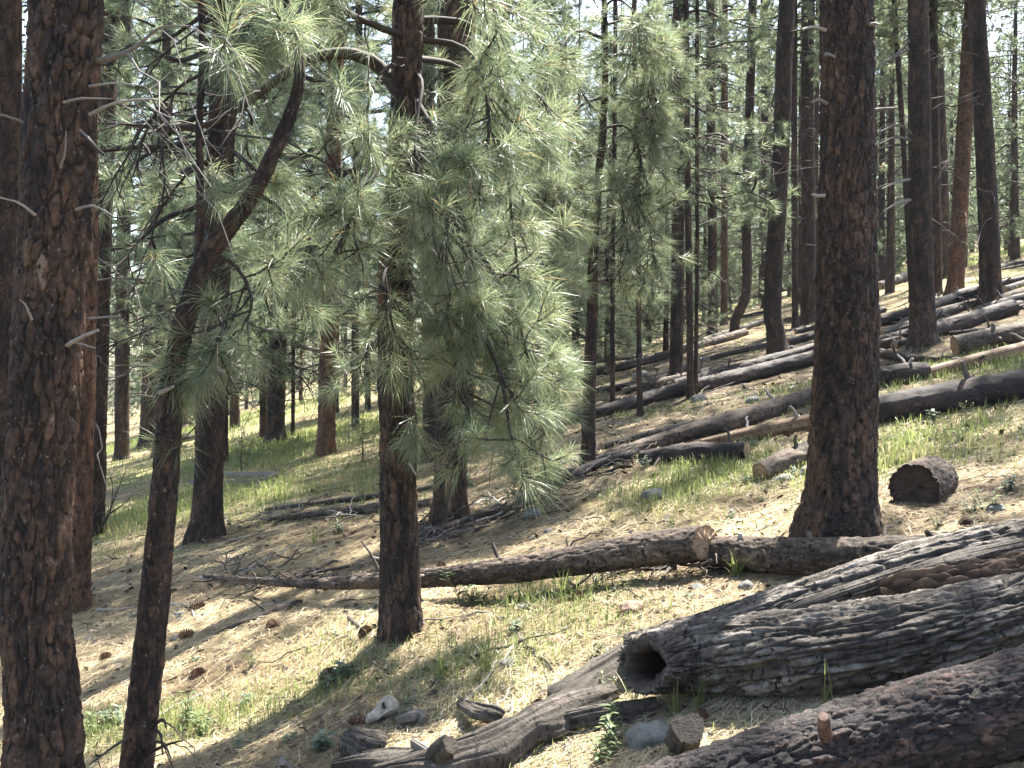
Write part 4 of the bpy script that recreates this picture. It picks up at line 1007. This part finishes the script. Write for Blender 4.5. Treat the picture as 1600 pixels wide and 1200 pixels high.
for k in range(130):
    px = rs.uniform(120, 1600); py = rs.uniform(720, 1200) if px < 1000 else rs.uniform(660, 900)
    p = G(px, py); o = link('fallen_stick', STK[rs.integers(6)]); tag(o, 'thin bare stick lying on the needle litter', 'stick', 'sticks scattered on the needle litter')
    place(o, p[0], p[1], rs.uniform(0, 6.28), rs.uniform(.35, 1.2), .004)
for lb, pp, r in [('pale bent stick on sunlit needles beside the crooked pine', [(268, 945), (285, 945), (297, 948), (304, 965)], .012), ('pale limb lying on sunlit needles near the red trunk', [(152, 953), (180, 952), (210, 949)], .012),
                  ('crooked bare branch curving out toward the middle pine foot', [(478, 1012), (510, 1000), (545, 985), (552, 975)], .009), ('short dark stick below the crooked bare branch', [(545, 965), (560, 978), (578, 992)], .014),
                  ('bleached crooked branch propped near the middle pine', [(560, 975), (590, 940), (592, 930)], .010), ('pale fork of the log top lying on bright needles', [(312, 903), (350, 908), (400, 910)], .016),
                  ('dark stick in shade below the middle pine shadow', [(420, 1096), (445, 1090), (465, 1086)], .010), ('thin bent branch under the flared dark pine', [(335, 838), (370, 846), (395, 835)], .012)]:
    P = np.array([G(x, y, r) for x, y in pp]); B = P[0].copy(); m = MB(); Pc, Rc, _ = catmull(P - B, np.linspace(r, r * .5, len(P)), np.linspace(0, 1, 16)); tube(m, Pc, Rc, 8, 0, .7)
    o = m.obj('fallen_stick', M_dead if 'dark' not in lb else M_twig); o.location = B; tag(o, lb, 'stick')
# bare shrub by the dark straight pine
Bs = G(150, 838); sh = thing('dead_shrub', 'thin leafless dead shrub at the foot of the dark straight pine', 'shrub', Bs)
for k, pp in enumerate([[(150, 838), (168, 805), (182, 770), (192, 745), (198, 730)], [(150, 838), (140, 815), (150, 795), (165, 765)], [(168, 805), (190, 790), (205, 778)], [(150, 838), (160, 822), (172, 800), (176, 762), (170, 735)], [(150, 838), (135, 822), (128, 800)]]):
    stub(sh, Bs, [at(x, y, Bs[1] - .05 * i_) for i_, (x, y) in enumerate(pp)], .012, .003, M_twig, 'stem', 4, 200 + k)

# ------------------------------------------------------------------ rocks, cones, bones, frame
def rock_mesh(seed, fl=.6, mat=M_rock, rough=.22):
    nu, nv = 26, 16; th = np.linspace(0, 2 * np.pi, nu, endpoint=False); ph = np.linspace(.02, np.pi - .02, nv)
    d = np.stack([np.sin(ph)[:, None] * np.cos(th), np.sin(ph)[:, None] * np.sin(th), np.cos(ph)[:, None] + 0 * th], -1)
    f1, f2, cid = vor(d[..., 0] * 1.3 + seed, d[..., 1] * 1.3, d[..., 2] * 1.3, seed)
    r = .8 + rough * fbm(d[..., 0] * 1.2 + seed, d[..., 1] * 1.2, d[..., 2] * 1.2, 4, seed) + .35 * (f1 - .4)
    V = d * r[..., None]; V[..., 2] *= fl
    m = MB(); m.add(V.reshape(-1, 3), grid_faces(nv, nu), 0, np.clip(.45 + .5 * fbm(d[..., 0] * 3, d[..., 1] * 3, d[..., 2] * 3, 3, seed + 3), 0, 1).ravel())
    return m.mesh('rock', mat)
for k, (px, py, wd, mt, lb, fl) in enumerate([(1012, 1162, 78, M_rock, 'grey lichen-spotted boulder under the hollow log rim', .75), (870, 1002, 36, M_redrock, 'flat reddish stone on the bright needles before the propped log', .4), (985, 955, 42, M_redrock, 'tan angular stone between the propped log and the hollow log', .6),
        (1020, 780, 40, M_rock, 'grey stone in grass near the slash line', .7), (832, 808, 34, M_rock, 'grey stone beside the slash branches', .7), (290, 690, 34, M_black, 'black charred boulder in the grass behind the crooked pine', .6), (1090, 920, 26, M_rock, 'small grey stone below the propped log', .5),
        (960, 945, 22, M_redrock, 'small pinkish stone next to the tan angular stone', .5), (1265, 740, 40, M_rock, 'grey stone tucked against the massive pine', .6), (1225, 752, 36, M_rock, 'low grey stone by the rough-barked log stub', .5), (1555, 800, 36, M_rock, 'grey stone among the oak seedlings', .6),
        (1508, 822, 26, M_rot, 'small brown wood knob on needles above the split log', .8), (832, 800, 20, M_rock, 'smaller grey stone beside the slash branches', .7), (140, 1000, 16, M_rock, 'pebble on needles near the stout trunk', .6), (1100, 600, 24, M_rock, 'grey stone on the slope near the slim poles', .7),
        (275, 1000, 22, M_rock, 'pale stone beside a pine cone on the needles', .5), (1000, 590, 26, M_rock, 'mossy stone on the slope near the grey slope log', .7), (660, 1145, 16, M_bone, 'small pale bone fragment near the skull', .5), (810, 1190, 50, M_rock, 'rock at the picture bottom beside the wood shells', .5), (920, 640, 22, M_rock, 'stone below the long charred log', .6)]):
    p = G(px, py); o = link('rock', rock_mesh(600 + k, fl, mt)); tag(o, lb, 'rock'); place(o, p[0], p[1], k * 1.7, wd / 2 * p[1] / FPX, wd / 2 * p[1] / FPX * fl * .35)
LIB = [rock_mesh(650 + k, .6, M_rock) for k in range(4)]
for k in range(45):
    px, py = (rs.uniform(950, 1280), rs.uniform(460, 640)) if k < 24 else (rs.uniform(130, 1250), rs.uniform(760, 1180))
    p = G(px, py); o = link('rock', LIB[rs.integers(4)]); tag(o, 'small loose grey stone half sunk in the needle litter', 'rock', 'small loose stones on the slope'); s_ = rs.uniform(.03, .09) * (1.6 if k < 24 else .6); place(o, p[0], p[1], rs.uniform(0, 6), s_, s_ * .2)
def cone_mesh(seed):
    rg = np.random.default_rng(seed); m = MB(); n_ = 90
    for i_ in range(n_):
        t = (i_ + .5) / n_; z = (t - .5) * .09; r = .028 * math.sin(math.pi * (.12 + .8 * t)) ** .7; a = i_ * 2.4
        c = np.array([z, r * math.cos(a), r * math.sin(a)]); o_ = unit(np.array([.55, math.cos(a), math.sin(a)])); s_ = unit(np.cross(o_, [1, 0, 0]))
        V = np.array([c * .4 + [z * .6, 0, 0] - s_ * .005, c * .4 + [z * .6, 0, 0] + s_ * .005, c + o_ * .010 + s_ * .006, c + o_ * .012 - s_ * .006]); V[:, 2] += .026
        m.add(V, [[0, 1, 2, 3]], 0, rg.uniform(0, 1))
    return m.mesh('pine_cone', M_cone, smooth=False)
CN = [cone_mesh(k) for k in range(2)]
for k in range(26):
    if k == 0: p = G(292, 998)
    elif k == 1: p = G(165, 1033)
    else: p = G(rs.uniform(130, 1600), rs.uniform(760, 1180))
    o = link('pine_cone', CN[k % 2]); tag(o, 'brown open pine cone resting on fallen needles', 'pine cone', 'pine cones on the forest floor'); place(o, p[0], p[1], rs.uniform(0, 6), rs.uniform(.8, 1.2))

# animal skull
ps = G(598, 1128); sk = thing('animal_skull', 'bleached animal skull with dark eye sockets on the sunny needles', 'skull', ps)
nu, nv = 40, 36; th = np.linspace(0, 2 * np.pi, nu, endpoint=False); t = np.linspace(0, 1, nv)
prof = np.interp(t, [0, .06, .25, .45, .6, .75, .9, .97, 1], [.004, .026, .034, .042, .056, .062, .052, .03, .004])
hz = np.interp(t, [0, .3, .55, .75, 1], [.030, .040, .062, .070, .060])
V = np.stack([-.10 + .21 * t[:, None] + 0 * th, prof[:, None] * np.cos(th) * 1.0, hz[:, None] + prof[:, None] * np.sin(th) * .85], -1)
for sgn in (-1, 1):
    e = np.array([.015, sgn * .046, .082]); dd = np.linalg.norm(V - e, axis=-1); V -= (np.exp(-(dd / .019) ** 2) * .026)[..., None] * unit(V - np.array([.02, 0, .05])); V += (np.exp(-((dd - .026) / .009) ** 2) * .007)[..., None] * unit(V - np.array([.02, 0, .05]))
nd = np.linalg.norm(V - np.array([-.095, 0, .045]), axis=-1); V -= (np.exp(-(nd / .02) ** 2) * .015)[..., None] * np.array([-1, 0, .3])
m = MB(); m.add(V.reshape(-1, 3), grid_faces(nv, nu), 0, np.clip(.6 + .4 * fbm(V[..., 0] * 40, V[..., 1] * 40, V[..., 2] * 40, 3, 4), 0, 1).ravel()); m.obj('cranium', M_bone, sk)
for sgn in (-1, 1):
    m = MB(); d_ = np.array([.25, sgn * .8, .55]); d_ = unit(d_); c0 = np.array([.015, sgn * .036, .076]); T_ = np.linspace(0, 2 * np.pi, 16, endpoint=False); a_ = unit(np.cross(d_, [0, 0, 1])); b_ = np.cross(d_, a_)
    ringv = lambda r, h: c0 + d_ * h + r * (np.cos(T_)[:, None] * a_ + np.sin(T_)[:, None] * b_)
    m.add(np.concatenate([ringv(.017, .012), ringv(.013, .003), ringv(.002, 0)]), grid_faces(3, 16), 0, .3); m.obj('eye_socket', M_bonehole, sk)
    m = MB(); tube(m, np.array([[-.03, sgn * .035, .03], [.0, sgn * .058, .045], [.05, sgn * .056, .055]]), [.005, .006, .005], 8, 0, .7); m.obj('cheek_bone', M_bone, sk)
sk.rotation_euler = (-.25, -.15, .45); sk.scale = (.78, .85, .85)

# low wooden frame in the grass
c = [G(300, 757), G(410, 757), G(437, 744.5), G(330, 744.5)]; c0 = sum(c) / 4; c0[2] = min(q[2] for q in c)
fr = thing('wooden_frame', 'low rectangular frame of old grey boards set in the grass', 'frame', c0)
top = max(q[2] for q in c) + .03
for k in range(4):
    a, b = c[k], c[(k + 1) % 4]; d = unit(b - a); s_ = unit(np.cross(d, [0, 0, 1])) * .035
    e = d * (.035 if k % 2 == 0 else -.037)
    bz = min(a[2], b[2]) - .1
    V = [np.array([*(q + sg * s_ + ee)[:2], (q[2] + .075 + (.003 if k % 2 else 0)) if hi else q[2] - .12]) for hi in (0, 1) for q, ee in ((a, -e), (b, e)) for sg in (-1, 1)]
    V = np.array(V) - c0; m = MB(); m.add(V, [[0, 1, 3, 2], [4, 6, 7, 5], [0, 4, 5, 1], [2, 3, 7, 6], [0, 2, 6, 4], [1, 5, 7, 3]], 0, .5 + .1 * k); m.obj('board', M_board, fr, smooth=False)

# ------------------------------------------------------------------ herbs and single grass tufts
def herb_mesh(seed, n_st, Hh, leaf, mat, wide=.4, nl=9):
    rg = np.random.default_rng(seed); m = MB()
    for _ in range(n_st):
        a = rg.uniform(0, 6.28); d = np.array([math.cos(a) * rg.uniform(.1, .7), math.sin(a) * rg.uniform(.1, .7), 1])
        q = curve_pts(rg.normal(0, .02, 3) * [1, 1, 0], d, Hh * rg.uniform(.6, 1.1), .1, 6, 0, .08, rg); tube(m, q, np.linspace(.003, .0015, 6), 4, 0, .3)
        for i_ in range(nl):
            f = (i_ + 1) / nl * 4.99; k = int(f); p = q[k] + (q[k + 1] - q[k]) * (f - k); az = i_ * 2.4 + rg.normal(0, .4)
            dd = unit(np.array([math.cos(az), math.sin(az), rg.uniform(.0, .7)])); sd_ = unit(np.cross(dd, [0, 0, 1])); L = leaf * rg.uniform(.6, 1.15); nn = np.cross(sd_, dd)
            xs_ = np.array([0, .3, .6, .85, 1]); ws_ = np.array([.05, .8, 1, .55, .02]) * wide * L * .5; sg = -.25 * xs_ ** 2 * L
            Lf = p + dd * (xs_ * L)[:, None] + np.array([0, 0, 1]) * sg[:, None]
            V = np.concatenate([Lf - sd_ * ws_[:, None] + nn * .1 * ws_[:, None], Lf, Lf + sd_ * ws_[:, None] + nn * .1 * ws_[:, None]])
            fcs = [[r * 5 + c_, r * 5 + c_ + 1, (r + 1) * 5 + c_ + 1, (r + 1) * 5 + c_] for r in range(2) for c_ in range(4)]
            m.add(V, fcs, 0, rg.uniform(.1, .92))
    return m.mesh('herb', mat)
def tuft_mesh(seed, n_, Hh, wd):
    rg = np.random.default_rng(seed); m = MB()
    for _ in range(n_):
        a = rg.uniform(0, 6.28); ln = Hh * rg.uniform(.5, 1.1); out = rg.uniform(.1, .75); t = np.linspace(0, 1, 6)
        c = np.stack([math.cos(a) * out * ln * t ** 1.6, math.sin(a) * out * ln * t ** 1.6, ln * (t - .35 * out * t ** 2)], 1) + rg.normal(0, .012, 3) * [1, 1, 0]
        s_ = np.array([-math.sin(a), math.cos(a), 0]) * wd * .5; wv = (1 - t ** 2)[:, None] * s_ + s_ * .05
        m.add(np.concatenate([c - wv, c + wv]), [[i_, i_ + 1, 7 + i_, 6 + i_] for i_ in range(5)], 0, rg.uniform(.3, .9))
    return m.mesh('grass_tuft', M_grass)
HB = [herb_mesh(1, 5, .16, .055, M_leaf), herb_mesh(2, 7, .11, .05, M_leafblue, .5), herb_mesh(3, 4, .22, .06, M_leaf, .28, 14), herb_mesh(4, 8, .13, .04, M_leaf, .5), herb_mesh(5, 5, .15, .07, M_leafblue, .55, 7)]
for k, (px, py, v, s_, lb) in enumerate([(1545, 800, 0, 1.3, 'green oak-like seedling above the split log'), (1580, 770, 4, 1.3, 'pale-leaved seedling beside the oak-like seedling'), (1520, 800, 1, 1.0, 'low bluish herb near the brown wood knob'), (540, 1060, 4, 1.1, 'bluish herb in the middle pine shadow'), (505, 1075, 1, 1.1, 'spreading bluish herb beside the pine shadow'),
        (500, 1175, 4, 1.1, 'bluish leafy herb at the end of the flat plank'), (960, 1165, 2, 1.2, 'bright leafy weed beside the lichen boulder'), (945, 1190, 0, 1.1, 'second bright weed below the lichen boulder'), (715, 940, 2, 1.5, 'dark feathery herb right of the middle pine foot'), (745, 945, 3, 1.4, 'low leafy herb under the propped log taper'),
        (528, 835, 4, 1.4, 'pale sunlit herb on the bank past the middle pine'), (1165, 700, 1, 1.5, 'pale herb in front of the dark rotting log'), (1010, 730, 1, 1.3, 'pale leafy herb at the slash end'), (1460, 660, 4, 1.4, 'whitish herb below the broad dark log'), (320, 1150, 3, 1.3, 'leafy green herb near the crooked pine foot'), (290, 1140, 2, 1.3, 'tall green weed near the crooked pine foot'),
        (760, 800, 1, 1.5, 'pale shrubby herb near the broad pale-brown pine'), (1110, 838, 0, .7, 'small bright herb behind the log joint'), (1290, 912, 3, .7, 'little herb at the foot of the butting log'), (150, 1150, 3, 1.2, 'pale ground herb beside the stout trunk'), (180, 1130, 1, 1.2, 'bluish ground herb between stout trunk and crooked pine'), (1500, 690, 0, 1.2, 'green herb below the broad dark log end'), (730, 760, 4, 1.6, 'grey-green herb under the hanging sprays')]):
    p = G(px, py); o = link('herb', HB[v]); tag(o, lb, 'herb'); s_ *= .72; o.location = p; o.scale = (s_,) * 3; o.rotation_euler = (0, 0, k * 1.1)
for k in range(90):
    px, py = rs.uniform(120, 1600), rs.uniform(640, 1190)
    p = G(px, py)
    o = link('herb', HB[rs.integers(5)]); tag(o, 'small leafy herb sprouting through the needle litter', 'herb', 'small herbs on the forest floor'); o.location = p; s_ = rs.uniform(.25, .7); o.scale = (s_,) * 3; o.rotation_euler = (0, 0, rs.uniform(0, 6))
TF = [tuft_mesh(20 + k, (9, 16, 26)[k], (.28, .24, .2)[k], .006) for k in range(3)]
for k, (px, py, v, s_, lb) in enumerate([(1288, 1108, 0, .8, 'arching bright grass tuft at the edge of the charred log'), (1412, 1070, 0, .9, 'upright bright grass tuft behind the charred log'), (1470, 1050, 0, .8, 'sparse grass blades beneath the twisted log'), (1056, 1120, 1, .9, 'tall grass tuft beside the hollow log end'), (1090, 1112, 0, .9, 'thin grass blades beside the grey wood chunk'),
        (990, 1120, 1, .8, 'grass tuft growing at the wood rim'), (760, 1050, 2, 1.0, 'bright grass clump on the sunny needles'), (690, 1060, 1, 1.0, 'grass clump between middle pine and skull'), (880, 935, 2, .9, 'yellow-green grass clump under the propped log'), (1150, 905, 2, .9, 'dry grass clump beneath the log joint'), (490, 850, 1, 1.0, 'single grass clump on the sunny bank')]):
    p = G(px, py); o = link('grass_tuft', TF[v]); tag(o, lb, 'grass tuft'); o.location = p; o.scale = (s_,) * 3; o.rotation_euler = (0, 0, k * 1.3)

# ------------------------------------------------------------------ grass and needle litter (uncountable)
def scatter(n_, y0, y1, rg, pw=1.0):
    y = y0 * (y1 / y0) ** rg.uniform(0, 1, n_); x = rg.uniform(-.56, .56, n_) * y
    return x, y
rg = np.random.default_rng(3)
x, y = scatter(420000, 2.6, 60, rg)
gm = grass_mask(x, y); k = rg.uniform(0, 1, len(x)) < np.clip(gm * 1.15 - .12, 0, 1) ** 1.3 * .8; x, y, gm = x[k], y[k], gm[k]
n_ = len(x); z = Hgt(x, y); a = rg.uniform(0, 6.28, n_)
h = rg.uniform(.04, .11, n_) * (.7 + .7 * gm) * np.clip(.9 + y / 40, 1, 1.8); wd = np.clip(.0013 * y ** .75, .003, .03) * rg.uniform(.7, 1.2, n_)
out = rg.uniform(.1, .9, n_)
b = np.stack([x, y, z - .01], 1); dr = np.stack([np.cos(a), np.sin(a), 0 * a], 1); sdv = np.stack([-np.sin(a), np.cos(a), 0 * a], 1) * (wd * .5)[:, None]
mid = b + dr * (out * h * .3)[:, None] + np.array([0, 0, 1]) * (h * .6)[:, None]; tip = b + dr * (out * h)[:, None] + np.array([0, 0, 1]) * (h * (1.05 - .4 * out))[:, None]
V = np.stack([b - sdv, b + sdv, mid + sdv * .8, mid - sdv * .8, tip], 1).reshape(-1, 3); o_ = np.arange(n_)[:, None] * 5
tint = np.clip(.25 + .4 * fbm(x / 1.1, y / 1.1, 0, 2, 5) + rg.uniform(0, .55, n_), 0, 1)
m = MB(); m.add(V, o_ + np.array([[0, 1, 2, 3]]), 0, np.repeat(tint, 5)); m.F.append(o_ + np.array([[3, 2, 4]])); m.M.append(np.zeros(n_, np.int32))
o = m.obj('grass', M_grass, smooth=False); o['kind'] = 'stuff'; tag(o, 'short patchy grass growing through the needle floor', 'grass')

x, y = scatter(230000, 2.4, 20, rg)
k = rg.uniform(0, 1, len(x)) < np.clip(1.05 - .65 * grass_mask(x, y) - .75 * soil_shade_mask(x, y), .06, 1); x, y = x[k], y[k]
n_ = len(x); a = rg.uniform(0, 6.28, n_) ; ln = rg.uniform(.06, .17, n_) * np.clip(.7 + y / 12, .8, 1.6); wd = np.clip(.00052 * y, .0019, .010)
z = Hgt(x, y) + rg.uniform(.001, .018, n_)
dr = np.stack([np.cos(a), np.sin(a), 0 * a], 1) * (ln * .5)[:, None]; sdv = np.stack([-np.sin(a), np.cos(a), rg.normal(0, .16, n_)], 1) * (wd * .5)[:, None]
c = np.stack([x, y, z], 1); e0 = c - dr; e1 = c + dr
e0[:, 2] = Hgt(e0[:, 0], e0[:, 1]) + rg.uniform(.0, .02, n_); e1[:, 2] = Hgt(e1[:, 0], e1[:, 1]) + rg.uniform(0, .028, n_); c[:, 2] = np.maximum(c[:, 2], (e0[:, 2] + e1[:, 2]) / 2 + .002)
V = np.stack([e0 - sdv * .6, e0 + sdv * .6, c - sdv, c + sdv, e1 - sdv * .5, e1 + sdv * .5], 1).reshape(-1, 3); o_ = np.arange(n_)[:, None] * 6
m = MB(); m.add(V, np.concatenate([o_ + np.array([[0, 1, 3, 2]]), o_ + np.array([[2, 3, 5, 4]])]), 0, np.repeat(np.clip(.5 + .35 * fbm(x / .8, y / .8, 0, 3, 8) + rg.normal(0, .22, n_), 0, 1), 6))
o = m.obj('needle_litter', M_litter, smooth=False); o['kind'] = 'stuff'; tag(o, 'thick straw-coloured litter of fallen pine needles on the ground', 'needle litter')


x, y = scatter(12000, 2.4, 16, rg); n_ = len(x); a = rg.uniform(0, 6.28, n_); sz = rg.uniform(.006, .022, n_) * np.clip(.6 + y / 9, .8, 1.8)
c = np.stack([x, y, Hgt(x, y) + rg.uniform(.006, .022, n_)], 1); ua = np.stack([np.cos(a), np.sin(a), rg.normal(0, .35, n_)], 1) * sz[:, None]; va = np.stack([-np.sin(a), np.cos(a), rg.normal(0, .35, n_)], 1) * (sz * rg.uniform(.4, .8, n_))[:, None]
V = np.stack([c - ua - va * .6, c + ua * .8 - va, c + ua + va * .7, c - ua * .6 + va], 1).reshape(-1, 3)
m = MB(); m.add(V, np.arange(n_)[:, None] * 4 + np.array([[0, 1, 2, 3]]), 0, np.repeat(rg.uniform(0, 1, n_), 4))
o = m.obj('bark_flakes', M_log, smooth=False); o['kind'] = 'stuff'; tag(o, 'dark bark flakes strewn over the fallen needles', 'bark flakes')

# ------------------------------------------------------------------ thin summer haze between the trees
m = MB(); V = np.array([[x, y, z] for z in (-64.0, 84.0) for y in (-60.0, 340.0) for x in (-340.0, 340.0)])
m.add(V, [[0, 2, 3, 1], [4, 5, 7, 6], [0, 1, 5, 4], [2, 6, 7, 3], [0, 4, 6, 2], [1, 3, 7, 5]])
hm = bpy.data.materials.new('thin_air'); hm.use_nodes = True; t = hm.node_tree; t.nodes.remove(t.nodes['Principled BSDF'])
pv = t.nodes.new('ShaderNodeVolumePrincipled'); pv.inputs['Color'].default_value = (.90, .95, 1, 1); pv.inputs['Density'].default_value = .0003
t.links.new(pv.outputs[0], t.nodes['Material Output'].inputs['Volume'])
o = m.obj('haze', hm, smooth=False); o['kind'] = 'stuff'; tag(o, 'thin pale summer haze between the far trees', 'haze')
